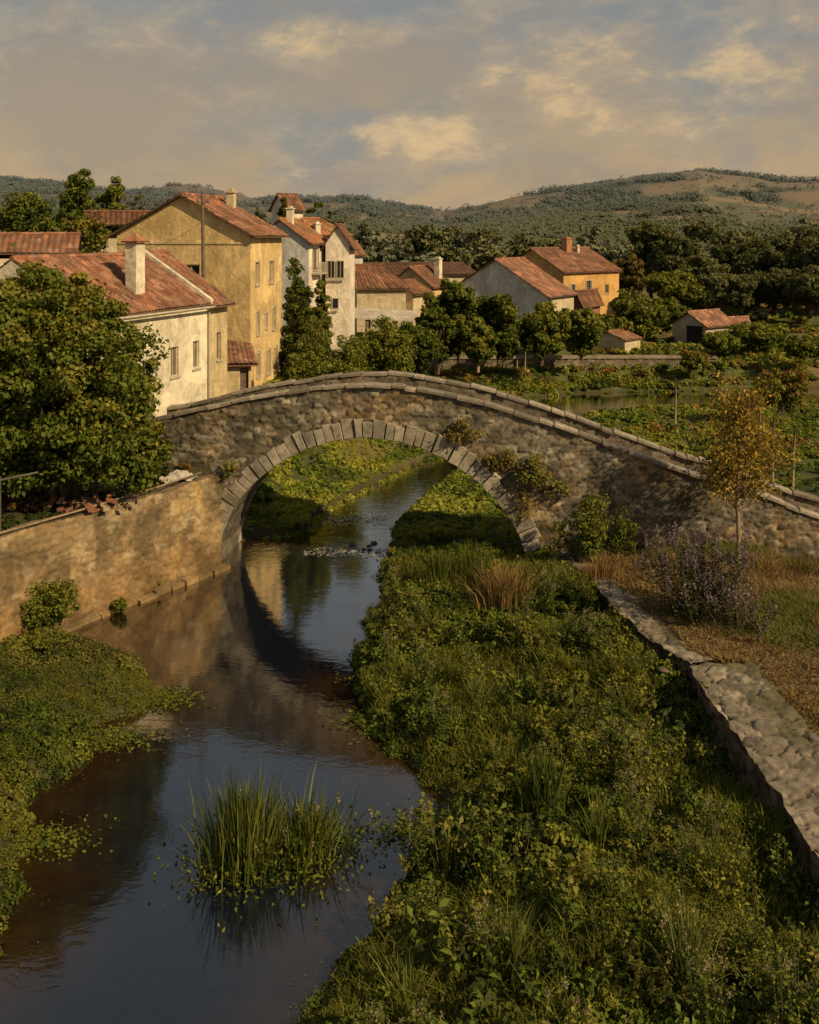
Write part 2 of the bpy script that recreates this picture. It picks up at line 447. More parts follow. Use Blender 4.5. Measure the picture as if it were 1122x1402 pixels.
def terrain(X, Y):
    X = np.asarray(X, float); Y = np.asarray(Y, float)
    d = sdist(X, Y)
    z = np.where(d < 0, -0.9 * sm(-d, 0, 1.2), 0.05 + 0.33 * (1 - np.exp(-np.clip(d, 0, 99) / 1.0)))
    # right lower bank rises gently to the foot of the wall
    z = z + sm(d, 0.5, 6) * 0.35 * sm(X, -2, 2) * (Y < 36)
    # right terrace
    lv = np.interp(Y, [0, 17, 24, 34, 36], [1.8, 1.8, 1.75, 1.2, 1.1]) + 0.25 * (fbm(X * .5, Y * .5, 3) - .5)
    z = np.where((Y < 36.5) & (X > rt_x(Y) + .25), lv, z)
    # left terrace behind the river wall
    w = (X - LW0[0]) * LWN[0] + (Y - LW0[1]) * LWN[1]
    along = (X - LW0[0]) * LWD[0] + (Y - LW0[1]) * LWD[1]
    lt = 3.3 + 0.9 * sm(Y, 35.5, 39) + .2 * (fbm(X * .7, Y * .7, 9) - .5)
    z = np.where((w < -.3) & (along > 0) & (Y < 38), lt, z)
    # beyond the bridge
    s = (X - BC[0]) * BU[0] + (Y - BC[1]) * BU[1]; n = (X - BC[0]) * BV[0] + (Y - BC[1]) * BV[1]
    back = sm(n, 0.3, .6)
    town = 4.2 - 1.3 * sm(X, -8, 12) * sm(Y, 60, 85) - 0.2 - 0.75 * sm(X, 10, 20) * sm(Y, 60, 80) * (1 - sm(Y, 97, 112))
    ystep = 80.7 + .16 * (X - 1.6)
    leftside = X < np.interp(Y, [36, 43, 51, 55, 65, 74, 77, 90], [-5.5, -3.6, 0, 2.5, 6, 10, 20, 60])
    lb = 0.35 + (town - .35) * sm(d, 0.8, 6.5)
    stp = np.where(X < 26, (Y > ystep) * 1.0, sm(Y, 76, 98))
    lb = np.where(Y > 60, np.minimum(lb, 0.4 + 0.8 * sm(d, 0.5, 3.5) + (town - 1.2) * stp), lb)
    lb = np.where((Y < 60) & (s < -AH - .5) & (n < BW + .8), 4.2, lb)
    fr = 0.25 + 0.4 * sm(d, 5, 16) + 0.03 * np.clip(Y - 44, 0, 60) * sm(d, 6, 24) + 1.3 * sm(X, 24, 40) * sm(Y, 45, 80)
    bxx = np.interp(Y, [36, 43, 51, 55, 65, 74, 77, 90], [-5.5, -3.6, 0, 2.5, 6, 10, 20, 60])
    wl_ = sm(bxx - X, -1 - .10 * np.clip(Y - 60, 0, 40), .2)
    zb = lb * wl_ + fr * (1 - wl_)
    zb = np.where(d < 0, z, zb)
    z = np.where((n > 0.3) & (Y > 36.0) & (Y < 82) & ~((w < -.3) & (s < -AH - .5) & (n < .3)), zb, z)
    far = 0.4 + 0.8 * sm(d, .5, 3.5) + (town - 1.2) * stp + (0.02 * np.clip(Y - 90, 0, 60)) + 2.0 * sm(X, 34, 60) * sm(Y, 84, 115)
    wf_ = np.maximum(wl_, sm(Y, 86, 104))
    far2 = far * wf_ + fr * (1 - wf_)
    fz = cmixs(far2, 5.0, sm(Y, 120, 200))
    z = np.where((Y >= 82) & (d > 0), fz, z)
    # hills
    a = X / np.maximum(Y, 1)
    el = np.interp(a, _ha, _he)
    prof = sm(Y, 300, 1500) ** 0.9
    ridge = el * 1600 + 12 - 5
    nz = (fbm(X * .004, Y * .004, 21, 5) - .5)
    hill = ridge * prof * (1 + 0.0 * nz) + nz * 55 * prof * (1 - sm(Y, 1250, 1500)) + 5 * (fbm(X * .02, Y * .02, 31, 3) - .5) * prof
    hill = hill * (1 - sm(Y, 1650, 3000))
    z = z + np.where(Y > 250, hill, 0)
    z = z + 0.10 * (fbm(X * 1.1, Y * 1.1, 77, 3) - .5) * sm(d, .2, 1.5) * (Y < 200)
    return z


def cmixs(a, b, t): return a + (b - a) * t


def hill_wood(X, Y):
    """0..1 how wooded a piece of hillside is"""
    d_ = fbm(X * .007, Y * .0045, 51, 5) * .5 + fbm(X * .028, Y * .014, 52, 5) * .5
    d_ = d_ - .045 * sm(X, 40, 260) * sm(Y, 380, 600) * (1 - sm(Y, 1150, 1400)) + .05 * sm(Y, 1150, 1450)
    return sm(d_, .465, .565)


def hill_color(X, Y, Z):
    n2 = fbm(X * .03, Y * .015, 55, 5)
    open_ = cmix((0.120, 0.115, 0.055), (0.27, 0.18, 0.085), sm(n2 + .08 * sm(X, 30, 250), .42, .58))
    wood = cmix((0.055, 0.060, 0.032), (0.075, 0.078, 0.040), fbm(X * .12, Y * .06, 56, 3))
    c = cmix(open_, wood, hill_wood(X, Y) * .9)
    blue = np.array([0.082, 0.098, 0.110])  # aerial haze painted in: hill colour turns bluer with distance
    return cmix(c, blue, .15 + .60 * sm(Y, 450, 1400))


# ---- ground sheet (fan of cells reaching the horizon)
ta = np.concatenate([np.linspace(-1.3, -.52, 50)[:-1], np.linspace(-.52, .52, 470), np.linspace(.52, 1.3, 50)[1:]])
Ys = [2.0]
while Ys[-1] < 9000: Ys.append(Ys[-1] + max(0.14, Ys[-1] * (0.006 if Ys[-1] < 110 else 0.014)))
Ys = np.array(Ys)
TA, YY = np.meshgrid(ta, Ys, indexing='ij')
XX = TA * (YY + 6)
ZZ = terrain(XX, YY); DD = sdist(XX, YY)
gn = fbm(XX * .9, YY * .9, 5, 4); gf = fbm(XX * .12, YY * .12, 6, 4)
gcol = cmix((0.030, 0.038, 0.012), (0.075, 0.075, 0.022), gn)
dry = ((XX > rt_x(YY)) & (YY < 36.5)) * 1.0
gcol = cmix(gcol, cmix((0.17, 0.12, 0.055), (0.12, 0.115, 0.038), sm(gf, .4, .6)), dry * .95)
gcol = cmix(gcol, cmix((0.085, 0.095, 0.025), (0.16, 0.115, 0.045), sm(gf + .15 * sm(XX, 20, 35), .48, .64)), sm(YY, 44, 60) * (YY < 260))
gcol = cmix(gcol, (0.045, 0.032, 0.016), sm(-DD, -0.15, .1))
gcol = cmix(gcol, hill_color(XX, YY, ZZ), sm(YY, 200, 320))
M['ground'] = mat_vc('ground_soil', 0.95, 0.8, 0.7, 1.25, 3.0, 0.08)
nu_, nv_ = XX.shape
idx = np.arange(nu_ * nv_).reshape(nu_, nv_)
Q = np.stack([idx[:-1, :-1], idx[1:, :-1], idx[1:, 1:], idx[:-1, 1:]], -1).reshape(-1, 4)
ground = mesh_np('ground', np.stack([XX, YY, ZZ], -1).reshape(-1, 3), Q, gcol.reshape(-1, 3), M['ground'], None, 'POINT', True)
tag(ground, kind='structure')

# ---- river
m, nt, N, L = nodes('river_water')
tc = N.new('ShaderNodeTexCoord')
mp = N.new('ShaderNodeMapping'); mp.inputs['Scale'].default_value = (0.75, 1.25, 1); L.new(tc.outputs['Object'], mp.inputs[0])
na = noise_node(nt, 1.6, 3, 0.55, mp.outputs[0], 0.6)
nb = noise_node(nt, 7.0, 3, 0.6, mp.outputs[0], 0.3)
nw = noise_node(nt, 0.16, 2, 0.5, tc.outputs['Object'])
at = N.new('ShaderNodeAttribute'); at.attribute_name = 'Col'       # r: roughness of the flow, g: shallow bed tint
sp = N.new('ShaderNodeSeparateColor'); L.new(at.outputs['Color'], sp.inputs[0])
b1 = N.new('ShaderNodeBump'); b1.inputs['Distance'].default_value = 0.03
ad = N.new('ShaderNodeMath'); ad.operation = 'MULTIPLY_ADD'; L.new(sp.outputs[0], ad.inputs[0]); ad.inputs[1].default_value = 1.0; ad.inputs[2].default_value = 0.16
L.new(ad.outputs[0], b1.inputs['Strength']); L.new(na.outputs[0], b1.inputs['Height'])
b2 = N.new('ShaderNodeBump'); b2.inputs['Distance'].default_value = 0.012
ad2 = N.new('ShaderNodeMath'); ad2.operation = 'MULTIPLY_ADD'; L.new(sp.outputs[0], ad2.inputs[0]); ad2.inputs[1].default_value = 1.2; ad2.inputs[2].default_value = 0.14
L.new(ad2.outputs[0], b2.inputs['Strength']); L.new(nb.outputs[0], b2.inputs['Height']); L.new(b1.outputs[0], b2.inputs['Normal'])
gl = N.new('ShaderNodeBsdfGlossy'); gl.inputs['Roughness'].default_value = 0.045; gl.inputs['Color'].default_value = (0.98, 0.97, 0.95, 1)
L.new(b2.outputs[0], gl.inputs['Normal'])
df = N.new('ShaderNodeBsdfDiffuse')
nd = noise_node(nt, 0.9, 5, 0.65, tc.outputs['Object'])
bed = mixc(nt, (0.004, 0.004, 0.003), (0.040, 0.019, 0.004), ramp(nt, nd.outputs[0], [(0.3, 0.25), (0.7, 1.0)]))
bc = mixc(nt, (0.004, 0.007, 0.014), bed, sp.outputs[1])
L.new(bc, df.inputs[0])
fr = N.new('ShaderNodeFresnel'); fr.inputs['IOR'].default_value = 1.42
L.new(b2.outputs[0], fr.inputs['Normal'])
fm = N.new('ShaderNodeMath'); fm.operation = 'MULTIPLY_ADD'; fm.use_clamp = True
L.new(fr.outputs[0], fm.inputs[0]); fm.inputs[1].default_value = 2.9; fm.inputs[2].default_value = -0.03
mx = N.new('ShaderNodeMixShader'); L.new(fm.outputs[0], mx.inputs[0]); L.new(df.outputs[0], mx.inputs[1]); L.new(gl.outputs[0], mx.inputs[2])
o = N.new('ShaderNodeOutputMaterial'); L.new(mx.outputs[0], o.inputs[0])
M['water'] = m
wx = np.linspace(-30, 60, 300); wy = np.linspace(1, 95, 320)
WX, WY = np.meshgrid(wx, wy, indexing='ij'); WD = sdist(WX, WY)
rap = np.exp(-((WY - (39.3 + .25 * np.sin(WX * 1.3))) / 1.3) ** 2) * .6 + .35 * np.exp(-((WY - 43.3) / 2.2) ** 2) + .15 * sm(WY, 38, 46)
shal = sm(WD, -2.6, -.2) * 0.9
shal = np.maximum(shal, .55 * sm(-(WX + 4.6), 0, 3.5) * sm(WY, 15, 23))
wc = np.stack([rap, shal, 0 * rap], -1)
idx = np.arange(300 * 320).reshape(300, 320)
Q = np.stack([idx[:-1, :-1], idx[1:, :-1], idx[1:, 1:], idx[:-1, 1:]], -1).reshape(-1, 4)
Q = Q[(WD.ravel()[Q] < 1.2).any(1)]
river = mesh_np('river_water', np.stack([WX, WY, 0 * WX], -1).reshape(-1, 3), Q, wc.reshape(-1, 3), M['water'], None, 'POINT', True)
tag(river, kind='structure')

# ---- river stones in the little rapid
P_ST = [(0.30, 0.25, 0.17), (0.24, 0.20, 0.14), (0.20, 0.16, 0.11)]


def stone(name, loc, r, seed, col, mat='cutstone', parent=None, flat=.6):
    rr = np.random.default_rng(seed); n, k = 12, 7
    V = []
    for j in range(k + 1):
        th = PI * j / k
        for i in range(n):
            ph = 2 * PI * i / n
            d = np.array([math.sin(th) * math.cos(ph), math.sin(th) * math.sin(ph), math.cos(th)])
            q = 1 + .35 * (float(fbm(d[0] * 1.4 + seed, d[1] * 1.4 + d[2], seed, 2)) - .5) * 2
            V.append(d * r * q * np.array([1, .8, flat]))
    idx = np.arange((k + 1) * n).reshape(k + 1, n); Fq = []
    for j in range(k):
        for i in range(n): Fq.append((idx[j, i], idx[j, (i + 1) % n], idx[j + 1, (i + 1) % n], idx[j + 1, i]))
    ob = mesh_np(name, np.array(V), np.array(Fq), np.tile(np.array(col), (len(Fq), 1)), M[mat], parent)
    ob.location = loc; ob.rotation_euler = (0, 0, rr.uniform(0, 6))
    return ob


rs = random.Random(4)
for i in range(12):
    x = rs.uniform(-3.9, -1.2); y = 39.2 + rs.uniform(-.5, .6) + .15 * (x + 2.5)
    if i > 15: x = rs.uniform(-3.7, -1.5); y = rs.uniform(41.6, 43.6)
    tag(stone('river_stone', (x, y, .0), rs.uniform(.07, .17), i, (0.10, 0.085, 0.065)),
        'small wet stone breaking the rapid under the bridge', 'stone', 'wet stones of the small rapid under the bridge')
# white water streaks over the rapid
mb = []
P = np.stack([rng.uniform(-4.0, -1.0, 260), 38.75 + rng.normal(0, .35, 260), np.full(260, .012)], 1)
P[:110, 1] = 43.2 + rng.normal(0, .5, 110); P[:110, 0] = rng.uniform(-3.8, -1.0, 110)
V, Fq = leaf_arrays(P, rng.normal(size=(260, 3)) * .08 + (0, 0, 1), rng.uniform(.08, .3, 260), .35)
M['foam'] = mat_vc('white_water', 0.4, 4, .8, 1.2, 20, .01, color=(0.26, 0.26, 0.25))
tag(mesh_np('white_water', V, Fq, None, M['foam']), kind='stuff', label='broken white water streaks over the small rapid', cat='water')
# ================================================================== BRIDGE
def bpos(s, n, z):
    s, n, z = np.broadcast_arrays(np.asarray(s, float), np.asarray(n, float), np.asarray(z, float))
    return np.stack([BC[0] + BU[0] * s + BV[0] * n, BC[1] + BU[1] * s + BV[1] * n, z], -1)


EXPO = 1.88


def ell(s, a, h):           # height of the superellipse arch of half width a, rise h
    return h * np.clip(1 - np.clip(np.abs(s) / a, 0, 1) ** EXPO, 0, 1) ** (1 / EXPO)


PAL_B = [(0.245, 0.205, 0.145), (0.19, 0.16, 0.115), (0.31, 0.26, 0.185), (0.14, 0.12, 0.09), (0.21, 0.175, 0.125), (0.38, 0.33, 0.24), (0.24, 0.175, 0.10)]
MORT_B = (0.16, 0.13, 0.09)


def tint_b(U, V, c):
    t = fbm(U * .5, V * .7, 91, 4)
    c = cmix(c, c * np.array([1.25, .95, .6]), sm(t, .48, .62) * .6)
    t2 = fbm(U * 1.1 + 9, V * 1.1, 92, 4)
    c = cmix(c, np.array([0.045, 0.045, 0.02]), sm(t2, .54, .68) * .65)
    tp = TOP(U) - V
    c = cmix(c, np.array([0.30, 0.24, 0.17]), sm(fbm(U * 1.7, V * 2.5, 93, 3), .55, .66) * sm(tp, 1.4, .2) * .7)
    return c


bridge = empty('stone_bridge', (0, 0, 0), 0, 'old rubble stone footbridge with one humped arch of cut stones over the river', 'bridge')
CAP = 0.10
front_mask = lambda U, V: ~((np.abs(U) < AH + RINGT * .75) & (V < ell(U, AH + RINGT * .8, RISE + RINGT * .75)) & (V < RISE + 1))
masonry('spandrel_wall', lambda U, V: bpos(U, 0, V), const((-BV[0], -BV[1], 0)), S0, S1, -.5, 7.2, 0.055, PAL_B, MORT_B,
        0.058, 0.36, 0.165, 3, 'stone', bridge, top=lambda U: TOP(U) - CAP, mask=front_mask, tint=tint_b, rough=.7)
masonry('spandrel_wall', lambda U, V: bpos(U, BW, V), const((BV[0], BV[1], 0)), S0, S1, -.5, 7.2, 0.14, PAL_B, MORT_B,
        0.08, 0.42, 0.25, 4, 'stone', bridge, top=lambda U: TOP(U) - CAP, mask=lambda U, V: ~((np.abs(U) < AH + .1) & (V < ell(U, AH + .05, RISE + .05))), tint=tint_b)
# barrel
tt = np.linspace(-1, 1, 241)
th = np.sign(tt) * np.abs(tt)
ang = np.linspace(PI, 0, 181)
bx_ = AH * np.sign(np.cos(ang)) * np.abs(np.cos(ang)) ** (2 / EXPO); bz_ = RISE * np.abs(np.sin(ang)) ** (2 / EXPO)
bx_ = np.concatenate([[-AH], bx_, [AH]]); bz_ = np.concatenate([[-.6], bz_, [-.6]])
sl = np.concatenate([[0], np.cumsum(np.hypot(np.diff(bx_), np.diff(bz_)))])


def bar_pos(U, V): return bpos(np.interp(U, sl, bx_), V, np.interp(U, sl, bz_))


def bar_n(U, V):
    x = np.interp(U, sl, bx_); z = np.interp(U, sl, bz_)
    n = np.stack([-x * BU[0], -x * BU[1], -(z - 0.3) * 1.2], -1)
    return unit(n)


masonry('arch_barrel', bar_pos, bar_n, 0, sl[-1], 0.02, BW, 0.09, [(0.15, 0.125, 0.095), (0.12, 0.10, 0.075), (0.18, 0.145, 0.10)], (0.05, 0.04, 0.03), 0.05, 0.36, 0.8, 6, 'stone', bridge)
# ring of cut voussoirs, front and back
for side, nn in ((0, -0.06), (1, BW + .06)):
    mb = MB(); rr = np.random.default_rng(3 + side); K = 47
    L_ = np.linspace(sl[1], sl[-2], 3000)
    cuts = np.linspace(sl[1], sl[-2], K + 1); cuts[1:-1] += rr.uniform(-.05, .05, K - 1)
    for i in range(K):
        t0 = cuts[i] + .012; t1 = cuts[i + 1] - .012
        thick = RINGT * rr.uniform(.80, 1.18); pr = rr.uniform(-.05, .04)
        g = rr.uniform(.78, 1.2); cc = np.array([(0.38, 0.33, 0.245), (0.31, 0.265, 0.195), (0.42, 0.36, 0.26), (0.28, 0.235, 0.175)][rr.integers(0, 4)]) * g
        pts = []
        for t in (t0, t1):
            x = np.interp(t, sl, bx_); z = np.interp(t, sl, bz_)
            x2 = np.interp(t + .02, sl, bx_); z2 = np.interp(t + .02, sl, bz_); tx, tz = x2 - x, z2 - z
            q = math.hypot(tx, tz) + 1e-9; nx, nz = -tz / q, tx / q
            pts.append((x, z, nx, nz))
        def P3(k, d, n): x, z, nx, nz = pts[k]; return bpos(x + nx * d, n, z + nz * d)
        n0 = nn - pr if side == 0 else nn + pr; n1 = .35 if side == 0 else BW - .35
        b = .025; nb = n0 + (b if side == 0 else -b)
        # bevelled block: body then inset front face
        body = [P3(0, 0, nb), P3(1, 0, nb), P3(1, thick, nb), P3(0, thick, nb), P3(0, 0, n1), P3(1, 0, n1), P3(1, thick, n1), P3(0, thick, n1)]
        body = [np.array(p) + (rr.uniform(-.022, .022, 3) if q < 4 else 0) for q, p in enumerate(body)]
        c3 = sum(np.array(p) for p in body[:4]) / 4
        fr4 = [c3 + (np.array(p) - c3) * .93 for p in body[:4]]
        sh = (np.array([-BV[0], -BV[1], 0]) * b) * (1 if side == 0 else -1)
        fr4 = [p + sh for p in fr4]
        mb.hexa(body, cc)
        mb.poly(fr4, cc)
        for k in range(4): mb.poly([body[k], body[(k + 1) % 4], fr4[(k + 1) % 4], fr4[k]], cc * .9)
    mb.build('arch_ring', M['cutstone'], bridge)
# parapet caps and inner faces
for side in (0, 1):
    n0, n1 = ((-.07, .40) if side == 0 else (BW - .40, BW + .07))
    mb = MB(); rr = np.random.default_rng(11 + side); s = S0
    while s < S1:
        ln = rr.uniform(.35, 1.05); e = min(s + ln, S1); g = rr.uniform(.75, 1.2); cc = np.array([(0.30, 0.25, 0.185), (0.22, 0.18, 0.135), (0.36, 0.30, 0.225)][rr.integers(0, 3)]) * g
        z0, z1 = float(TOP(s)), float(TOP(e)); j = rr.uniform(-.035, .04); w0 = rr.uniform(-.06, .03); a = s + .012; b = e - .012
        zt0, zt1 = z0 + j, z1 + j
        mb.hexa([bpos(a, n0 + w0, zt0 - CAP - .02), bpos(b, n0 + w0, zt1 - CAP - .02), bpos(b, n1, zt1 - CAP - .02), bpos(a, n1, zt0 - CAP - .02),
                 bpos(a, n0 + w0, zt0 - .03), bpos(b, n0 + w0, zt1 - .03), bpos(b, n1, zt1 - .03), bpos(a, n1, zt0 - .03)], cc)
        mb.hexa([bpos(a, n0 + w0, zt0 - .03), bpos(b, n0 + w0, zt1 - .03), bpos(b, n1, zt1 - .03), bpos(a, n1, zt0 - .03),
                 bpos(a + .02, n0 + w0 + .03, zt0), bpos(b - .02, n0 + w0 + .03, zt1), bpos(b - .02, n1 - .03, zt1), bpos(a + .02, n1 - .03, zt0)], cc)
        s = e
    mb.build('parapet_cap', M['cutstone'], bridge)
    ni = .35 if side == 0 else BW - .35; sg = 1 if side == 0 else -1
    masonry('parapet', lambda U, V, ni=ni: bpos(U, ni, V), const((BV[0] * sg, BV[1] * sg, 0)), S0, S1, 0, 7.2, 0.09,
            [(0.21, 0.165, 0.11), (0.17, 0.13, 0.09), (0.25, 0.20, 0.14)], (0.09, 0.07, 0.05), 0.05, .42, .24, 14 + side, 'stone', bridge,
            top=lambda U: TOP(U) - CAP, bot=lambda U: TOP(U) - 1.0)
U, V = np.meshgrid(np.linspace(S0, S1, 260), np.linspace(.3, BW - .3, 26), indexing='ij')
dk = bpos(U, V, TOP(U) - .82 + .05 * fbm(U * 2, V * 2, 8, 3))
idx = np.arange(U.size).reshape(U.shape)
mesh_np('deck', dk.reshape(-1, 3), np.stack([idx[:-1, :-1], idx[1:, :-1], idx[1:, 1:], idx[:-1, 1:]], -1).reshape(-1, 4), None, M['dirt'], bridge)
mb = MB()
for n0, n1 in ((.0, .36), (BW - .36, BW)):
    a = S0 + .02; zt = float(TOP(a)) - CAP
    mb.poly([bpos(S0, n0, -.5), bpos(S0, n1, -.5), bpos(S0, n1, zt), bpos(S0, n0, zt)], (0.17, 0.13, 0.09))
mb.poly([bpos(S0, 0, -.5), bpos(S0, BW, -.5), bpos(S0, BW, float(TOP(S0)) - .8), bpos(S0, 0, float(TOP(S0)) - .8)], (0.17, 0.13, 0.09))
mb.build('end_wall', M['stone'], bridge)

# ================================================================== RIVER WALLS
PAL_L = [(0.30, 0.185, 0.075), (0.25, 0.155, 0.068), (0.34, 0.22, 0.10), (0.21, 0.14, 0.07), (0.28, 0.20, 0.11), (0.17, 0.115, 0.06)]


def tint_l(U, V, c):
    c = cmix(c, np.array([0.37, 0.255, 0.13]), .22 + .5 * sm(fbm(U * .45 + 3, V * .8, 68, 4), .44, .6))
    t = fbm(U * .8, V * .9, 61, 4)
    c = cmix(c, np.array([0.40, 0.26, 0.11]), sm(t, .5, .65) * .5)
    c = cmix(c, np.array([0.10, 0.07, 0.04]), sm(fbm(U * 1.3, V * .6, 63, 4), .50, .64) * .7)
    c = cmix(c, np.array([0.42, 0.33, 0.20]), sm(fbm(U * 2.6 + 4, V * 2.6, 67, 4), .60, .70) * .7)
    c = cmix(c, np.array([0.30, 0.16, 0.05]), sm(V, 1.9, .5) * .55)
    c = cmix(c, np.array([0.09, 0.06, 0.03]), sm(V, .45, .05) * .7)
    return c


lw = empty('river_wall', (0, 0, 0), 0, 'ochre rubble retaining wall along the river under the big leafy tree', 'wall')
LWL = 19.0
lw_top = lambda U: 3.38 + .10 * (vn(U * .8, U * 0, 3) - .5) + .05 * (vn(U * 4, U * 0, 5) - .5) + .28 * np.exp(-((U - 3.2) / .6) ** 2) * 0
o3 = (LW0[0], LW0[1], 0.)
masonry('stone_face', plane_pos(o3, (LWD[0], LWD[1], 0)), const((LWN[0], LWN[1], 0)), 0, LWL, -.4, 3.7, 0.055, PAL_L, (0.40, 0.28, 0.15), 0.062, .40, .20, 21, 'ochre_wall', lw, top=lw_top, tint=tint_l, rough=.7)
U, V = np.meshgrid(np.linspace(0, LWL, 230), np.linspace(0, .55, 10), indexing='ij')
zt = lw_top(U) + .05 * (fbm(U * 3, V * 6, 4, 3) - .5)
PP = np.stack([o3[0] + LWD[0] * U - LWN[0] * V, o3[1] + LWD[1] * U - LWN[1] * V, zt], -1)
idx = np.arange(U.size).reshape(U.shape)
mesh_np('wall_top', PP.reshape(-1, 3), np.stack([idx[:-1, :-1], idx[1:, :-1], idx[1:, 1:], idx[:-1, 1:]], -1).reshape(-1, 4),
        (np.array([0.20, 0.145, 0.085]) * (.7 + .6 * fbm(U * 3, V * 3, 2, 3))[..., None]).reshape(-1, 3), M['ochre_wall'], lw, 'POINT')
mb = MB(); rr = np.random.default_rng(5); s = -.2      # foundation ledge just above the water
while s < 9.5:
    e = s + rr.uniform(.35, .95); w = rr.uniform(.12, .28); zt = .12 + rr.uniform(-.06, .06)
    def Q3(u, n, z): return (o3[0] + LWD[0] * u + LWN[0] * n, o3[1] + LWD[1] * u + LWN[1] * n, z)
    mb.hexa([Q3(s, -.05, -.4), Q3(e - .02, -.05, -.4), Q3(e - .02, w, -.4), Q3(s, w, -.4), Q3(s, -.05, zt + .03), Q3(e - .02, -.05, zt + .03), Q3(e - .02, w, zt), Q3(s, w, zt)], np.array((0.34, 0.22, 0.10)) * rr.uniform(.75, 1.1))
    s = e
mb.build('footing', M['ochre_wall'], lw)

# right terrace wall (near) : rough face in shade, cap of flat irregular slabs
def poly_s(pts):
    pts = np.array(pts, float); d = np.hypot(*np.diff(pts, axis=0).T); return pts, np.concatenate([[0], np.cumsum(d)])


def terrace_wall(name, label, pts, ztop, capw, seed, breaks=None, lowz=0.0, step=.05, dry=False):
    pts, cum = poly_s(pts); root = empty(name, (0, 0, 0), 0, label, 'wall')
    X = lambda u: np.interp(u, cum, pts[:, 0]); Y = lambda u: np.interp(u, cum, pts[:, 1])
    wob = lambda u: .16 * (vn(u * .9, u * 0, seed) - .5) + .10 * (vn(u * 2.7, u * 0, seed + 1) - .5)
    def nrm(u):
        t = np.stack([X(u + .3) - X(u - .3), Y(u + .3) - Y(u - .3)], -1); t = unit(t); return np.stack([-t[..., 1], t[..., 0]], -1)   # to the left of travel (away from camera)
    def pos(U, V):
        n = nrm(U); w = wob(U); return np.stack([X(U) + n[..., 0] * w, Y(U) + n[..., 1] * w, V], -1)
    def nn(U, V):
        n = nrm(U); return np.stack([n[..., 0], n[..., 1], 0 * U], -1)
    masonry('stone_face', pos, nn, 0, cum[-1], lowz, 2.2, step, [(0.15, 0.105, 0.065), (0.11, 0.08, 0.05), (0.19, 0.13, 0.08)], (0.03, 0.022, 0.015), .11, .42, .22, seed, 'stone', root, top=lambda U: ztop(Y(U)) + .0 * U)
    def cpos(U, V):
        n = nrm(U); w = wob(U) - V; zz = ztop(Y(U)) + .02 + .05 * (fbm(U * 1.1, V * 1.1, seed + 6, 2) - .5)
        return np.stack([X(U) + n[..., 0] * w, Y(U) + n[..., 1] * w, zz], -1)
    def tint(U, V, c):
        c = cmix(c, np.array([0.13, 0.11, 0.045]), sm(fbm(U * 1.2, V * 2, seed + 3, 4) + .3 * sm(V, capw * .55, capw), .55, .72) * .85)
        return c
    masonry('cap_stones', cpos, const((0, 0, 1)), 0, cum[-1], -.10, capw, step * .9, [(0.27, 0.215, 0.15), (0.23, 0.185, 0.13), (0.31, 0.25, 0.175), (0.19, 0.155, 0.11)], (0.11, 0.08, 0.045), .055, .66, .40, seed + 2, 'cutstone', root, tint=tint, rough=1.4, jw=.12)
    return root


zt_r = lambda Y: np.interp(Y, [0, 17, 24, 34, 36], [1.88, 1.88, 1.84, 1.32, 1.2])
terrace_wall('terrace_wall', 'rough stone garden wall with wide flat cap running along the grassy terrace', [(6.75, 4), (6.75, 22), (6.62, 24.2)], zt_r, 1.5, 71)
terrace_wall('terrace_wall', 'narrow low stone kerb wall leading from the arch foot past the purple bush', [(6.75, 24.35), (6.35, 25.6), (6.15, 26.6), (5.9, 28.5), (5.45, 32.5), (5.1, 34.6)], zt_r, .55, 75)
# fallen stones between the two walls
rg = random.Random(8)
for i in range(4):
    x, y = 6.35 + rg.uniform(-.35, .75), 25.2 + rg.uniform(-1.1, .9)
    tag(stone('loose_stone', (x, y, 1.42 + rg.uniform(-.05, .12)), rg.uniform(.14, .22), 40 + i, (0.15, 0.11, 0.07), flat=.45), 'loose flat rough stone in the broken gap of the garden wall', 'stone', 'loose stones in the wall gap')
# far retaining wall across the river gardens
fw = empty('retaining_wall', (0, 0, 0), 0, 'long low grey retaining wall of the far gardens beyond the bridge', 'wall')
masonry('stone_face', plane_pos((1.6, 80.2, 0), unit(np.array((1., .16, 0)))), const((.16, -1, 0)), 0, 24, .8, 2.75, .14, [(0.22, 0.175, 0.115), (0.17, 0.135, 0.09), (0.26, 0.21, 0.14)], (0.09, .07, .045), .06, .6, .35, 88, 'stone', fw, top=lambda U: 2.5 - .018 * U + .12 * vn(U * .7, U * 0, 4))
mb = MB(); mb.hexa([(1.5, 80.1, 2.3), (25.3, 83.9, 1.9), (25.3, 84.4, 1.9), (1.5, 80.6, 2.3), (1.5, 80.1, 2.56), (25.3, 83.9, 2.13), (25.3, 84.4, 2.13), (1.5, 80.6, 2.56)], (0.30, 0.24, 0.16))
mb.build('coping', M['cutstone'], fw)
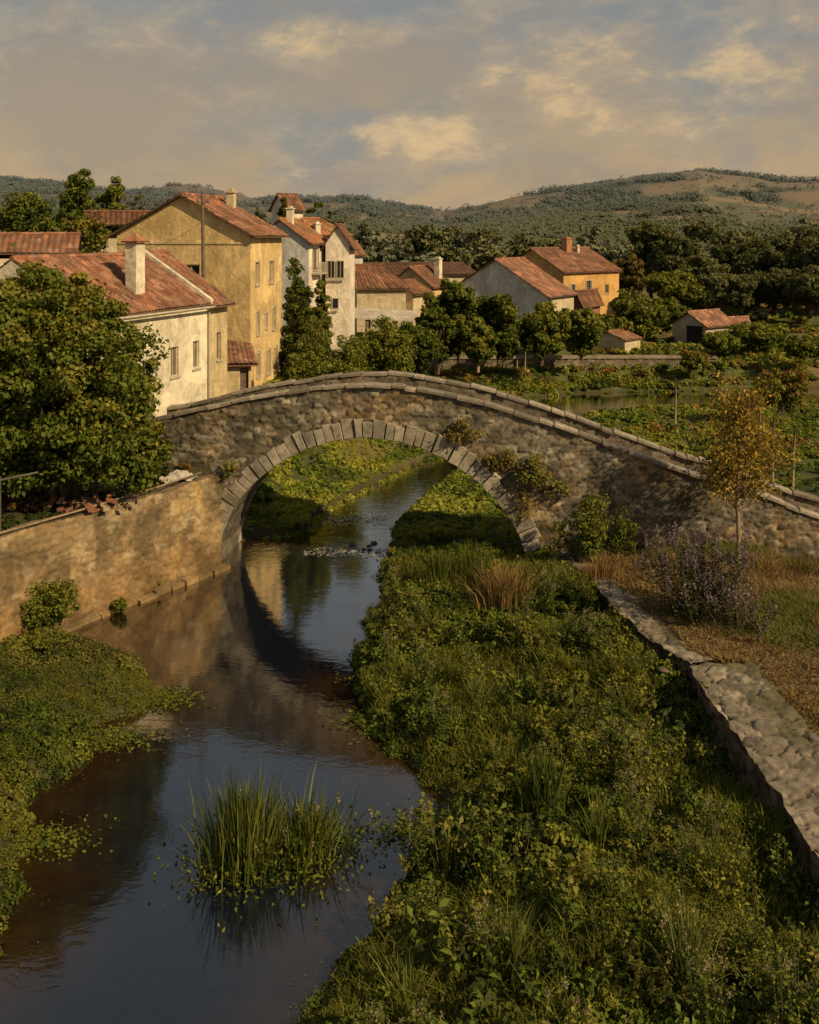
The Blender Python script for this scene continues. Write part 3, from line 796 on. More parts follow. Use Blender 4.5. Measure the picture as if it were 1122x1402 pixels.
# ================================================================== HOUSES
def wall_mesh(mb, org, ud, L, zt, holes, nrm, thick=.16, zb=0.0):
    """vertical wall rectangle with real openings and reveals. ud: unit along, nrm: outward"""
    us = sorted({0.0, L} | {h[0] for h in holes} | {h[0] + h[2] for h in holes}); zs = sorted({zb, zt} | {h[1] for h in holes} | {h[1] + h[3] for h in holes})
    P = lambda u, z, k=0.0: (org[0] + ud[0] * u - nrm[0] * k, org[1] + ud[1] * u - nrm[1] * k, org[2] + z)
    for a, b in zip(us[:-1], us[1:]):
        for c, d in zip(zs[:-1], zs[1:]):
            um, zm = (a + b) / 2, (c + d) / 2
            if any(h[0] < um < h[0] + h[2] and h[1] < zm < h[1] + h[3] for h in holes): continue
            mb.poly([P(a, c), P(b, c), P(b, d), P(a, d)])
    for (u, z, w, hh) in holes:
        for q in ([(u, z), (u + w, z)], [(u + w, z), (u + w, z + hh)], [(u + w, z + hh), (u, z + hh)], [(u, z + hh), (u, z)]):
            (a, c), (b, d) = q
            mb.poly([P(a, c), P(b, d), P(b, d, thick), P(a, c, thick)])


def roof_panel(name, e0, e1, r1, r0, parent, pal, tile=.24, row=.42, amp=.035, seed=1, res=6, mat='tile'):
    """e0,e1 eave ends; r0,r1 ridge ends. barrel tiles as real relief, one tone per tile, darkened in the troughs"""
    e0, e1, r0, r1 = [np.array(p, float) for p in (e0, e1, r0, r1)]
    Lu = np.linalg.norm(e1 - e0); Lv = np.linalg.norm((r0 + r1) / 2 - (e0 + e1) / 2)
    nt_ = max(2, int(Lu / tile)); nr = max(2, int(Lv / row))
    u = np.linspace(0, nt_, nt_ * res + 1); v = np.sort(np.concatenate([np.arange(nr) + 0.0, np.arange(nr) + 0.94, [nr]]))
    U, V = np.meshgrid(u, v, indexing='ij')
    a = U / nt_; b = V / nr
    P = (e0 * (1 - a)[..., None] + e1 * a[..., None]) * (1 - b)[..., None] + (r0 * (1 - a)[..., None] + r1 * a[..., None]) * b[..., None]
    n = np.cross(e1 - e0, (r0 + r1) / 2 - (e0 + e1) / 2); n /= np.linalg.norm(n); n = n if n[2] > 0 else -n
    fr_ = V - np.floor(V + 1e-6)
    wob = .05 * (fbm(U * .13 + seed, V * .3, seed, 3) - .5) * 2
    ht = amp * (np.abs(np.sin(PI * U)) * 1.6 - .4) + .04 * (1 - fr_) + wob * 1.0 + .02 * (_h(np.floor(U), np.floor(V + 1e-6), seed) - .5)
    P = P + n * ht[..., None]
    idx = np.arange(U.size).reshape(U.shape)
    Q = np.stack([idx[:-1, :-1], idx[1:, :-1], idx[1:, 1:], idx[:-1, 1:]], -1)
    uc = np.floor((U[:-1, :-1] + U[1:, :-1]) / 2); vc = np.floor((V[:-1, :-1] + V[:-1, 1:]) / 2)
    rr = _h(uc, vc, seed + 3); r2 = _h(uc, vc, seed + 7); pal = np.array(pal, float)
    c = pal[np.clip((rr * len(pal)).astype(int), 0, len(pal) - 1)] * (.75 + .5 * r2)[..., None]
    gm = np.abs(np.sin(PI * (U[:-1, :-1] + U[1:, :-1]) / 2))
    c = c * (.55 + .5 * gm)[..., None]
    st = fbm(uc * .12, vc * .35, seed + 11, 4)
    c = cmix(c, c * np.array([.55, .62, .62]), sm(st, .5, .7) * .8)
    return mesh_np(name, P.reshape(-1, 3), Q.reshape(-1, 4), c.reshape(-1, 3), M[mat], parent)


T_RED = [(0.31, 0.125, 0.065), (0.25, 0.10, 0.05), (0.36, 0.165, 0.09), (0.20, 0.085, 0.05), (0.30, .16, .10)]
T_ORANGE = [(0.42, 0.17, 0.07), (0.36, 0.14, 0.055), (0.45, 0.22, 0.10)]
T_BROWN = [(0.22, 0.095, 0.05), (0.17, 0.075, 0.042), (0.27, 0.125, 0.07)]
T_PINK = [(0.33, 0.145, 0.085), (0.28, 0.12, 0.07), (0.37, 0.185, 0.115), (.24, .11, .07)]


def window(root, p, ud, nr_, w, h, style='pane', mat_f='frame', lab=None):
    """window built in the opening: p lower left corner on the wall plane (local), nr_ outward"""
    ud = np.array([*ud, 0.]); n = np.array([*nr_, 0.]); p = np.array(p, float); up = np.array([0, 0, 1.])
    def bx(mb, u0, u1, z0, z1, k0, k1):
        q = lambda u, k, z: p + ud * u - n * k + up * z
        mb.hexa([q(u0, k0, z0), q(u1, k0, z0), q(u1, k1, z0), q(u0, k1, z0), q(u0, k0, z1), q(u1, k0, z1), q(u1, k1, z1), q(u0, k1, z1)])
    g = MB(); f = max(.05, w * .08)
    if style == 'door':
        bx(g, 0, w, 0, h, .13, .17); d = g.build('door', M['wood'], root); return d
    fm_ = MB()
    bx(fm_, 0, f, 0, h, .10, .17); bx(fm_, w - f, w, 0, h, .10, .17); bx(fm_, f, w - f, 0, f, .10, .17); bx(fm_, f, w - f, h - f, h, .10, .17)
    if w > .5: bx(fm_, w / 2 - f * .4, w / 2 + f * .4, f, h - f, .105, .165)
    fo = fm_.build('window', M[mat_f], root)
    if lab: fo['label'] = lab
    bx(g, f, w - f, f, h - f, .14, .16); g.build('pane', M['shutter' if style == 'shut' else ('shade' if style == 'hole' else 'pane')], fo)
    sl_ = MB(); bx(sl_, -.08, w + .08, -.09, -.003, -.07, .05); sl_.build('sill', M[mat_f], fo)
    if style in ('arch', 'surround'):
        s2 = MB(); t = .10
        bx(s2, -t, -.002, .0, h + (.0 if style == 'arch' else t), -.035, .02); bx(s2, w + .002, w + t, .0, h + (.0 if style == 'arch' else t), -.035, .02)
        if style == 'surround': bx(s2, -.001, w + .001, h + .002, h + t, -.034, .02)
        else:
            K = 10; cu = w / 2
            for i in range(K):
                a0, a1 = PI * i / K, PI * (i + 1) / K
                r0_, r1_ = w / 2 + .002, w / 2 + t
                q = lambda a, r, k: p + ud * (cu + r * math.cos(a)) - n * k + up * (h + r * .5 * math.sin(a))
                s2.hexa([q(a0, r0_, -.035), q(a0, r1_, -.035), q(a0, r1_, .02), q(a0, r0_, .02), q(a1, r0_, -.035), q(a1, r1_, -.035), q(a1, r1_, .02), q(a1, r0_, .02)])
        s2.build('surround', M[mat_f], fo)
    return fo


def chimney(root, x, y, z0, z1, w, d, mat, cap='slab', name='chimney', pal=(0.42, 0.19, 0.10)):
    mb = MB(); mb.box(x - w / 2, x + w / 2, y - d / 2, y + d / 2, z0, z1)
    mb.box(x - w / 2 - .05, x + w / 2 + .05, y - d / 2 - .05, y + d / 2 + .05, z0, z0 + (z1 - z0) * .04)
    c = mb.build(name, mat, root)
    k = MB()
    if cap == 'hip':
        k.box(x - w / 2 - .12, x + w / 2 + .12, y - d / 2 - .12, y + d / 2 + .12, z1 + .002, z1 + .07, pal)
        e = .16; A = [(x - w / 2 - e, y - d / 2 - e, z1 + .07), (x + w / 2 + e, y - d / 2 - e, z1 + .07), (x + w / 2 + e, y + d / 2 + e, z1 + .07), (x - w / 2 - e, y + d / 2 + e, z1 + .07)]; t = (x, y, z1 + .42)
        for i in range(4): k.poly([A[i], A[(i + 1) % 4], t], np.array(pal) * (1 + .1 * (-1) ** i))
        k.build('chimney_cap', M['tile'], c)
    else:
        k.box(x - w / 2 - .07, x + w / 2 + .07, y - d / 2 - .07, y + d / 2 + .07, z1 + .002, z1 + .08)
        k.box(x - w / 3, x + w / 3, y - d / 3, y + d / 3, z1 + .08, z1 + .24)
        k.build('chimney_cap', mat, c)
    return c


def house(name, label, B, ang, L, W, zb, ze, zr, wallmat, pal, wins_front=(), wins_gable=(), ry=None, over=.35, gov=.25, tile=.26, row=.42, seed=1, group=None, cat='house', hip1=0.0, hip0=0.0, white_rake=None, zb_low=1.8, amp=.035, gablemat=None, zeb=None):
    """B: corner where the long front and the near gable meet. local x runs along the front, y across, z from zb"""
    root = empty(name, (B[0], B[1], zb), ang, label, cat, group)
    H = ze - zb; R = zr - zb; ry = W / 2 if ry is None else ry; Hb = H if zeb is None else zeb - zb
    mb = MB(); lowz = -zb_low
    holesF = [w[:4] for w in wins_front]; holesG = [w[:4] for w in wins_gable]
    wall_mesh(mb, (0, 0, 0), (1, 0), L, H, holesF, (0, -1), zb=lowz)
    mb.build('wall', wallmat, root); mb = MB()
    wall_mesh(mb, (0, W, 0), (1, 0), L, Hb, [], (0, 1), zb=lowz)
    mb.build('wall', wallmat, root)
    mb = MB()
    Hm = min(H, Hb)
    wall_mesh(mb, (0, 0, 0), (0, 1), W, Hm, holesG, (-1, 0), zb=lowz)
    mg = MB(); wall_mesh(mg, (L, 0, 0), (0, 1), W, Hm, [], (1, 0), zb=lowz)
    if hip0 == 0: mb.poly([(0, 0, Hm), (0, W, Hm)] + ([(0, W, Hb)] if Hb > Hm else []) + [(0, ry, R)] + ([(0, 0, H)] if H > Hm else []))
    if hip1 == 0: mg.poly([(L, 0, Hm), (L, W, Hm)] + ([(L, W, Hb)] if Hb > Hm else []) + [(L, ry, R)] + ([(L, 0, H)] if H > Hm else []))
    mb.build('gable_wall', gablemat or wallmat, root); mg.build('gable_wall', gablemat or wallmat, root)
    sf = (R - H) / ry; sb = (R - Hb) / (W - ry)
    zf = H - sf * over; zk = Hb - sb * over; lift = .07
    g0 = 0 if hip0 else gov; g1 = 0 if hip1 else gov
    E0 = (-g0 - (over if hip0 else 0), -over, zf + lift); E1 = (L + g1 + (over if hip1 else 0), -over, zf + lift)
    R0 = (-g0 + hip0, ry, R + lift); R1 = (L + g1 - hip1, ry, R + lift)
    K0 = (E0[0], W + over, zk + lift); K1 = (E1[0], W + over, zk + lift)
    rf = MB()
    def slab(a, b, c, d, t=.05):
        dn = np.array([0, 0, -t]); P = [np.array(q, float) for q in (a, b, c, d)]
        rf.hexa([P[0] + dn, P[1] + dn, P[2] + dn, P[3] + dn, P[0] - dn * .0 - (0, 0, .012), P[1] - (0, 0, .012), P[2] - (0, 0, .012), P[3] - (0, 0, .012)], (0.16, 0.10, 0.06))
    slab(E0, E1, R1, R0); slab(K1, K0, R0, R1)
    # ridge tiles
    n = max(2, int((R1[0] - R0[0]) / .4)); pr = random.Random(seed)
    rd = MB()
    for i in range(n):
        a = R0[0] + (R1[0] - R0[0]) * i / n; b = R0[0] + (R1[0] - R0[0]) * (i + 1.06) / n; c = np.array(pal[pr.randrange(len(pal))]) * pr.uniform(.8, 1.25)
        rd.tube([(a, ry, R + lift + .01), (b, ry, R + lift + .03)], [.10, .12], 7, c)
    base = rf.build('roof', M['tile'], root)
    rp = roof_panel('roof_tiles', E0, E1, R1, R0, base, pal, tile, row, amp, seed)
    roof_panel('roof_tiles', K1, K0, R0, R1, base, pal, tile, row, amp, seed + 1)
    if hip1: roof_panel('roof_tiles', E1, K1, R1, R1, base, pal, tile, row, amp, seed + 2)
    if hip0: roof_panel('roof_tiles', K0, E0, R0, R0, base, pal, tile, row, amp, seed + 4)
    rd.build('ridge_tiles', M['tile'], base)
    if white_rake:
        wr = MB(); x0, x1 = white_rake; c = (0.5, 0.42, 0.3)
        wr.hexa([(x0, -over, zf + .02), (x1, -over, zf + .02), (x1, ry, R + .02), (x0, ry, R + .02), (x0, -over, zf + .27), (x1, -over, zf + .27), (x1, ry, R + .27), (x0, ry, R + .27)], c)
        wr.hexa([(x0, ry, R + .02), (x1, ry, R + .02), (x1, W + over, zk + .02), (x0, W + over, zk + .02), (x0, ry, R + .27), (x1, ry, R + .27), (x1, W + over, zk + .27), (x0, W + over, zk + .27)], c)
        wr.build('parapet', wallmat, root)
    # windows
    for (u, z, w, h, *st) in wins_front: window(root, (u, 0, z), (1, 0), (0, -1), w, h, st[0] if st else 'pane')
    for (u, z, w, h, *st) in wins_gable: window(root, (0, u, z), (0, 1), (-1, 0), w, h, st[0] if st else 'pane')
    return root


def solve_len(B, d, x):     # length along d from B that lands on column x
    k = (x - CX) / F
    return (k * B[1] - B[0]) / (d[0] - k * d[1])


def hpx(name, label, YB, ang_deg, xL, xB, xC, y_eave, y_apex, zb, wm, pal, **kw):
    a = math.radians(ang_deg); d = np.array([math.cos(a), math.sin(a)]); e = np.array([-d[1], d[0]]); B = np.array([gx(xB, YB), YB])
    L_ = solve_len(B, d, xC); W_ = solve_len(B, e, xL)
    ap = B + e * W_ / 2
    ze = gz(y_eave, YB); zr = gz(y_apex, ap[1])
    return house(name, label, B, a, L_, W_, zb, ze, zr, wm, pal, **kw), L_, W_, ze, zr


S_WHITE = stucco('limewash_wall', (0.72, 0.63, 0.46), amt=.4)
S_CREAM = stucco('cream_wall', (0.58, 0.45, 0.24), amt=.35)
S_YELLOW = stucco('yellow_wall', (0.66, 0.47, 0.21), (0.25, 0.16, 0.07), amt=.5)
S_GREYB = stucco('bluegrey_wall', (0.52, 0.49, 0.45), amt=.25)
S_PINK = stucco('pinkish_wall', (0.74, 0.64, 0.50), amt=.25)
S_ORANGE = stucco('apricot_wall', (0.56, 0.32, 0.11), (0.3, .16, .06), amt=.4)
S_GREYS = stucco('grey_stone_wall', (0.48, 0.41, 0.32), amt=.4)
S_OLD = stucco('old_cream_wall', (0.58, 0.47, 0.30), amt=.4)

# H1: low white house in front with the tall chimney
a1 = math.atan2(.949, .316)
h1 = house('white_house', 'low whitewashed house with red tiled roof and one tall square chimney beside the bridge', (-11.93, 37.4), a1, 9.06, 6.4, 4.4, 9.04, 11.05, S_WHITE, T_RED,
           wins_front=[(5.95, 1.62, .62, 1.25, 'shut'), (7.75, 1.75, .55, 1.2, 'shut'), (3.9, 1.5, .6, 1.0, 'pane'), (1.6, 1.4, .6, 1.1, 'pane')], tile=.23, row=.38, seed=3, gov=.0, over=.28, white_rake=(8.82, 9.06))
chimney(h1, 4.75, .95, 4.55, 7.3, .66, .50, S_WHITE, 'hip')
mb = MB(); mb.tube([(-.0, -.36, 4.44), (9.0, -.36, 4.40)], .06, 6); mb.build('gutter', M['frame'], h1)
mb = MB(); mb.tube([(9.0, -.10, 4.35), (9.0, -.10, .0)], .045, 6); mb.build('downpipe', M['frame'], h1)
# its narrow neighbour under the same slope
dn = np.array([.316, .949])
h1b = house('narrow_house', 'narrow cream house end with one slim window tucked between white house and tall yellow house', tuple(np.array((-11.93, 37.4)) + dn * 9.09), a1, 1.75, 6.4, 4.4, 9.0, 11.12, S_CREAM, T_RED,
            wins_front=[(.75, 1.9, .42, 1.25, 'shut')], tile=.23, row=.38, seed=9, gov=.12, over=.42)
# H2: tall yellow house
h2, L2, W2, ze2, zr2 = hpx('tall_house', 'tall yellow four storey house with plain gable and narrow windowed side rising over the bridge', 52, 78.5, 160, 343, 386, 320, 268, 4.3, S_YELLOW, T_RED,
                           wins_front=[(.75, 5.15, .55, 1.15, 'surround'), (2.95, 5.15, .6, 1.15, 'surround'), (.9, 2.55, .42, 1.15, 'arch'), (2.25, 2.75, .3, .8, 'surround'), (3.4, 2.6, .5, 1.15, 'arch'),
                                       (.9, .35, .5, 1.2, 'arch'), (2.5, .3, .5, 1.25, 'arch'), (3.7, .35, .5, 1.2, 'arch')],
                           wins_gable=[(2.75, 5.05, 1.0, 1.15, 'hole')], tile=.26, seed=12, over=.4, gov=.32, zb_low=.6)
mb = MB(); mb.box(-.045, .03, .1, W2 - .1, 7.25, 7.36); mb.build('string_course', S_CREAM, h2)
chimney(h2, 4.2, W2 / 2 - 1.0, 8.6, 10.05, .42, .42, S_OLD)
# utility pole
mb = MB(); px_ = gx(278, 49.6); mb.tube([(px_, 49.6, 4.0), (px_ + .02, 49.6, 10.0), (px_ - .03, 49.6, 14.0)], [.11, .095, .07], 8)
pole = empty('utility_pole', (0, 0, 0), 0, 'old wooden utility pole with wires in front of the yellow gable', 'pole'); mb.build('pole_shaft', M['wood'], pole)
mb = MB(); mb.box(px_ - .3, px_ + .3, 49.5, 49.58, 13.55, 13.62)
for q in (-.25, .25): mb.tube([(px_ + q, 49.54, 13.62), (px_ + q, 49.54, 13.78)], .035, 6)
mb.build('crossarm', M['wood'], pole)
mb = MB()
for (a, b, sag) in (((px_, 49.6, 12.0), (gx(345, 52.2) - .1, 51.7, 9.5), .35), ((px_, 49.6, 12.7), (gx(170, 53) , 53.0, 11.2), .4), ((px_, 49.5, 8.6), (gx(340, 51.5), 51.4, 6.9), .3)):
    a = np.array(a); b = np.array(b); mb.tube([a + (b - a) * t - np.array([0, 0, sag * 4 * t * (1 - t)]) for t in np.linspace(0, 1, 9)], .009, 4)
mb.build('wire', M['metal'], pole)
# annex shed between H1b and H2
shed = empty('lean_to', (gx(311, 48.9), 48.9, 4.3), math.radians(12), 'small lean-to porch with red tile roof at the foot of the tall yellow house', 'porch')
mb = MB(); wall_mesh(mb, (0, 0, 0), (1, 0), 1.15, 1.6, [(.62, .0, .4, 1.35)], (0, -1), zb=-.6); wall_mesh(mb, (1.15, 0, 0), (0, 1), 2.4, 1.5, [], (1, 0), zb=-.6)
wall_mesh(mb, (0, 0, 0), (0, 1), 2.4, 1.6, [], (-1, 0), zb=-.6); mb.build('wall', S_CREAM, shed)
window(shed, (.62, 0, .0), (1, 0), (0, -1), .4, 1.35, 'door')
sr = MB(); sr.hexa([(-.1, -.3, 1.45), (1.45, -.3, 1.45), (1.3, 2.5, 2.12), (-.1, 2.5, 2.32), (-.1, -.3, 1.5), (1.45, -.3, 1.5), (1.3, 2.5, 2.17), (-.1, 2.5, 2.37)], (0.2, .1, .06)); sro = sr.build('roof', M['tile'], shed)
roof_panel('roof_tiles', (-.12, -.32, 1.53), (1.47, -.32, 1.53), (1.32, 2.5, 2.22), (-.12, 2.5, 2.42), sro, T_RED, .2, .32, .03, 31)

# H3 group in the middle left
h3a, La, Wa, za, _ = hpx('grey_gable_house', 'greyish house with red roof and arched balcony window behind the tall yellow house', 72, 80, 345, 423, 448, 331, 301, 3.9, S_PINK, T_ORANGE,
                         wins_front=[(1.0, 5.6, 1.5, 1.6, 'arch'), (4.3, 3.2, .8, 1.0, 'pane')], tile=.34, row=.5, seed=21, zb_low=1.2, gablemat=S_GREYB)
chimney(h3a, 1.5, Wa / 2 - .3, 8.1, 10.0, .45, .45, S_WHITE)
mb = MB(); mb.box(.7, 3.0, -.55, -.02, 5.3, 5.42)
for i in range(9): mb.box(.75 + i * .27, .79 + i * .27, -.52, -.48, 5.42, 6.1)
mb.box(.7, 3.0, -.53, -.47, 6.1, 6.15); mb.build('balcony', M['frame'], h3a)
h3b, Lb, Wb, zb_, _ = hpx('pink_house', 'pale pink three storey house with loggia and small windows in the village centre', 75, 88, 446, 479, 486, 334, 309, 3.9, S_PINK, T_BROWN,
                          wins_gable=[], tile=.34, row=.5, seed=23, zb_low=1.2, hip1=0)
H3L = Wb
for (u, z, w, h, st) in ((1.08, 4.95, .55, 1.3, 'hole'), (.40, 4.95, .55, 1.3, 'hole'), (.8, 2.7, .5, .8, 'pane')):
    window(h3b, (-.19, u, z), (0, 1), (-1, 0), w, h, st)
hpx('orange_roof_house', 'house with bright orange hipped roof and two white chimneys behind the pink house', 84, 30, 411, 424, 477, 317, 300, 3.9, S_PINK, T_ORANGE, tile=.36, row=.5, seed=25, zb_low=.5, hip1=2.2)
t = [o for o in bpy.data.objects if o.name.startswith('orange_roof_house')][0]
chimney(t, .6, -.2, 7.2, 9.0, .45, .45, S_WHITE); chimney(t, 2.6, -.5, 7.0, 8.4, .5, .4, S_WHITE)
# H4 small brown-roofed houses
hpx('brown_roof_house', 'small cream house with dark brown tiled roof right of the pink house', 86, 8, 480, 489, 556, 394, 364, 3.4, S_OLD, T_BROWN,
    wins_front=[(.65, .5, .5, 1.0, 'shut'), (1.9, .55, .5, .9, 'pane'), (2.95, .5, .5, 1.0, 'shut')], tile=.34, row=.5, seed=27, zb_low=1.2, hip1=1.6)
hpx('small_cream_house', 'small cream gabled house peeping between the brown roof and the orchard', 92, 62, 520, 566, 590, 402, 386, 3.2, S_OLD, T_BROWN, wins_front=[(1.5, .6, .6, .8)], tile=.36, row=.5, seed=29, zb_low=1.2)
h4c, l4, w4, _, _ = hpx('yellow_gable_house', 'low yellow gabled house with a white chimney among the far roofs', 104, 62, 532, 592, 618, 392, 366, 3.6, S_YELLOW, T_BROWN, tile=.4, row=.55, seed=33, zb_low=.5)
chimney(h4c, 3.5, w4 / 2 - 1.5, 3.2, 5.9, .7, .6, S_WHITE)
hpx('dark_roof_house', 'long low house with nearly black tiled roof behind the far roofs', 112, 8, 480, 500, 655, 377, 361, 3.8, S_OLD, [(0.10, 0.05, 0.03), (0.13, 0.06, 0.035)], tile=.5, row=.6, seed=34, zb_low=.5)
hpx('grey_small_house', 'narrow grey house with lean roof just right of the pink house', 90, 60, 462, 482, 497, 345, 332, 3.9, S_GREYB, T_BROWN, tile=.4, row=.5, seed=35, zb_low=.5)
# H5 blue-grey gable, H6 orange
h5, l5, w5, _, _ = hpx('blue_grey_house', 'wide blue-grey gabled house with pinkish red roof above the orchard trees', 88, 57, 612, 750, 786, 405, 356, 3.0, S_OLD, T_PINK,
                       wins_front=[(1.1, .9, .6, 1.2, 'surround'), (3.0, 1.0, .6, 1.1, 'surround'), (4.6, 1.0, .5, 1.0, 'pane')], tile=.34, row=.5, seed=41, zb_low=.8, gablemat=stucco('shade_painted_wall', (0.56, 0.54, 0.50), amt=.25))  # gable shade put into its wall colour, greyer than the lit front
h6, l6, w6, _, _ = hpx('apricot_house', 'apricot two storey house with dark red roof and brick chimney behind the blue-grey house', 101, 42, 688, 772, 848, 372, 341, 3.0, S_ORANGE, T_BROWN,
                       wins_front=[(1.2, 3.0, .6, 1.1, 'surround'), (3.6, 2.8, .8, 1.6, 'surround'), (6.7, 3.0, .6, .9, 'pane')], tile=.36, row=.5, seed=43, zb_low=.8)
chimney(h6, 4.8, w6 / 2 - .6, 6.6, 8.6, .9, .7, M['cutstone'] and stucco('brick_chimney', (0.38, 0.18, 0.09)), name='chimney')
chimney(h6, 6.2, w6 / 2 - .9, 6.4, 7.8, .3, .3, S_WHITE)
hpx('brick_outhouse', 'low reddish outhouse with sloping brown roof below the apricot house', 94, 55, 785, 796, 822, 412, 400, 3.0, stucco('reddish_wall', (0.28, 0.13, 0.07)), T_BROWN, tile=.36, row=.5, seed=45, zb_low=.6)
# H7 huts
hpx('cream_hut', 'small cream garden hut with thin red roof standing at the long garden wall', 84.6, 50, 812, 856, 877, 466, 455, 1.9, S_OLD, T_RED, wins_front=[], tile=.3, row=.4, seed=47, zb_low=.6, over=.2, gov=.15)
sd, ls, ws, _, _ = hpx('grey_shed', 'grey gabled barn with open black doorway and pinkish roof at the field edge', 92, 38, 921, 967, 1006, 446, 428, 2.0, S_GREYS, T_PINK, tile=.34, row=.5, seed=49, zb_low=.8)
mb = MB(); mb.box(-.06, -.03, .35, 2.05, -.1, 1.75); mb.build('doorway', M['shade'], sd)  # flat dark panel on the gable paints the unlit opening
hpx('low_barn', 'low pale stone barn with reddish roof joined to the right of the grey shed', 95, 20, 985, 992, 1026, 444, 436, 2.1, S_OLD, T_PINK, tile=.34, row=.5, seed=51, zb_low=.8)
hpx('tiny_far_hut', 'tiny far white hut with pinkish roof on the field slope at the wood edge', 112, 30, 1030, 1046, 1064, 434, 426, 4.3, S_WHITE, T_PINK, tile=.4, row=.5, seed=53, zb_low=.8)
# left background roofs
hpx('long_roof_house', 'long house with weathered brown-red roof behind the big left trees', 70, 10, 118, 122, 240, 326, 291, 4.2, S_OLD, T_BROWN, tile=.34, row=.5, seed=61, zb_low=.8)
hpx('rusty_roof_house', 'old house with rusty orange roof at the left margin behind the white house', 60, 14, -60, -40, 108, 352, 322, 4.3, S_OLD, T_RED, tile=.34, row=.5, seed=63, zb_low=.8)
hpx('hill_house', 'little house with pointed reddish roof above the village beside the dark tree', 110, 40, 372, 392, 415, 285, 266, 8.0, S_PINK, T_BROWN, tile=.4, row=.5, seed=65, zb_low=5)
# open lean-to canopy and small greenhouse
cn = empty('garden_canopy', (gx(478, 80), 80, 3.2), math.radians(5), 'grey sheet canopy on thin posts over a dark yard below the village houses', 'canopy')
mb = MB(); mb.hexa([(0, 0, 2.35), (5.6, 0, 1.95), (5.6, 3, 2.6), (0, 3, 2.9), (0, 0, 2.42), (5.6, 0, 2.02), (5.6, 3, 2.67), (0, 3, 2.97)], (0.2, .19, .17)); mb.build('roof', S_GREYS, cn)
for x in (.2, 2.8, 5.4):
    mb = MB(); mb.tube([(x, .2, -.8), (x, .2, 2.3 - x * .07)], .07, 6); mb.build('post', M['wood'], cn)
# ================================================================== VEGETATION
PALS_DARK = [G_DARK, G_DARK, G_MID, G_OLIVE]
PALS_MID = [G_DARK, G_MID, G_OLIVE, G_OLIVE]
PALS_LIGHT = [G_DARK, G_MID, G_OLIVE, [(0.10, 0.11, 0.03), (0.12, 0.12, 0.035)]]
PALS_BIG = [G_DARK, G_DARK, G_MID, G_MID, [(0.16, 0.145, 0.022), (0.19, 0.165, 0.025), (0.12, 0.12, 0.022)], [(0.24, 0.20, 0.035), (0.20, 0.17, 0.03)]]
PALS_FAR = [[(0.060, 0.070, 0.034)], [(0.085, 0.094, 0.040)], [(0.120, 0.122, 0.046)], [(0.160, 0.148, 0.056)]]  # muted leaf tones with some distance haze painted in
PALS_HAZE = [[(0.100, 0.112, 0.074)], [(0.130, 0.138, 0.082)], [(0.165, 0.160, 0.088)]]  # paler, greyer leaf tones: air haze painted into the colour
PALS_AUT = [[(0.05, 0.04, 0.015)], [(0.12, 0.085, 0.025)], [(0.17, 0.12, 0.03)]]

# --- the big leafy tree on the left
tree('broadleaf_tree', (-11.2, 33.0, 3.2), 7.6,
     [(-.4, 0, 4.4, 2.85, 3.0, 2.6), (-.9, 0, 6.0, 2.4, 2.2, 1.6), (-2.6, 0, 5.6, 1.9, 1.9, 1.5), (1.65, .1, 3.0, 1.15, 1.5, 1.8), (-2.6, 0, 4.2, 2.2, 2.4, 2.6), (0.2, -.8, 2.6, 2.5, 2.0, 1.6), (-3, -.3, 2.6, 2, 2, 1.6), (2.35, 0, 1.75, .75, 1.1, 1.0)],
     900, 125000, .42, .165, PALS_BIG, 'big dense round leafy tree overhanging the river wall', trunk_r=.13, seed=5, nlimb=26, trunk_h=2.4, stems=4, asp=.66, shell=.6)


def ptree(name, label, x, ytop, Y, wpx, zb, n=9000, pals=PALS_MID, seed=1, cat='tree', group=None, tall=None, ls=None, stems=1, nl=8, tr=.14, shape='round', bark='bark', depth=.8, low=.12, cs=None, leafmat='leaf', nc=None):
    """tree standing at column x, crown top at row ytop, crown width wpx on the survey picture"""
    r = np.random.default_rng(seed + 900); n = int(n * 1.7)
    X = gx(x, Y); h = gz(ytop, Y) - zb; w = wpx * Y / F / 2
    b = []
    if shape == 'round':
        b.append((0, 0, h * (.48 + low / 2), w * .66, w * depth * .66, h * (.5 - low / 2) * .8))
        for k in range(9):
            a = r.uniform(0, 2 * PI); q = r.uniform(.4, .8)
            rr_ = r.uniform(.22, .48)
            b.append((math.cos(a) * w * q, math.sin(a) * w * q * depth, h * r.uniform(low + .2, .82), w * rr_, w * rr_, h * rr_ * .42))
        b.append((r.uniform(-.15, .15) * w, 0, h * .84, w * .45, w * .45, h * .16))
    elif shape == 'column':
        for k in range(6):
            f = (k + .5) / 6; q = w * (1.0 - .75 * f ** 2) * r.uniform(.8, 1.1)
            b.append((r.uniform(-.2, .2) * w, r.uniform(-.2, .2) * w, h * (low + (1 - low) * f), q, q, h * .14))
    elif shape == 'bush':
        for k in range(5):
            b.append((r.uniform(-.6, .6) * w, r.uniform(-.5, .5) * w * depth, h * r.uniform(.35, .6), w * .5, w * .5 * depth, h * .42))
    return tree(name, (X, Y, zb), h, b, nc or max(30, n // 75), n, cs or (w * .14 + .08), (ls or max(.10, Y * .0052)) * .72, pals, label, cat, group, tr, seed, bark, nl, h * (.55 if shape != 'bush' else .25), stems, leafmat=leafmat)


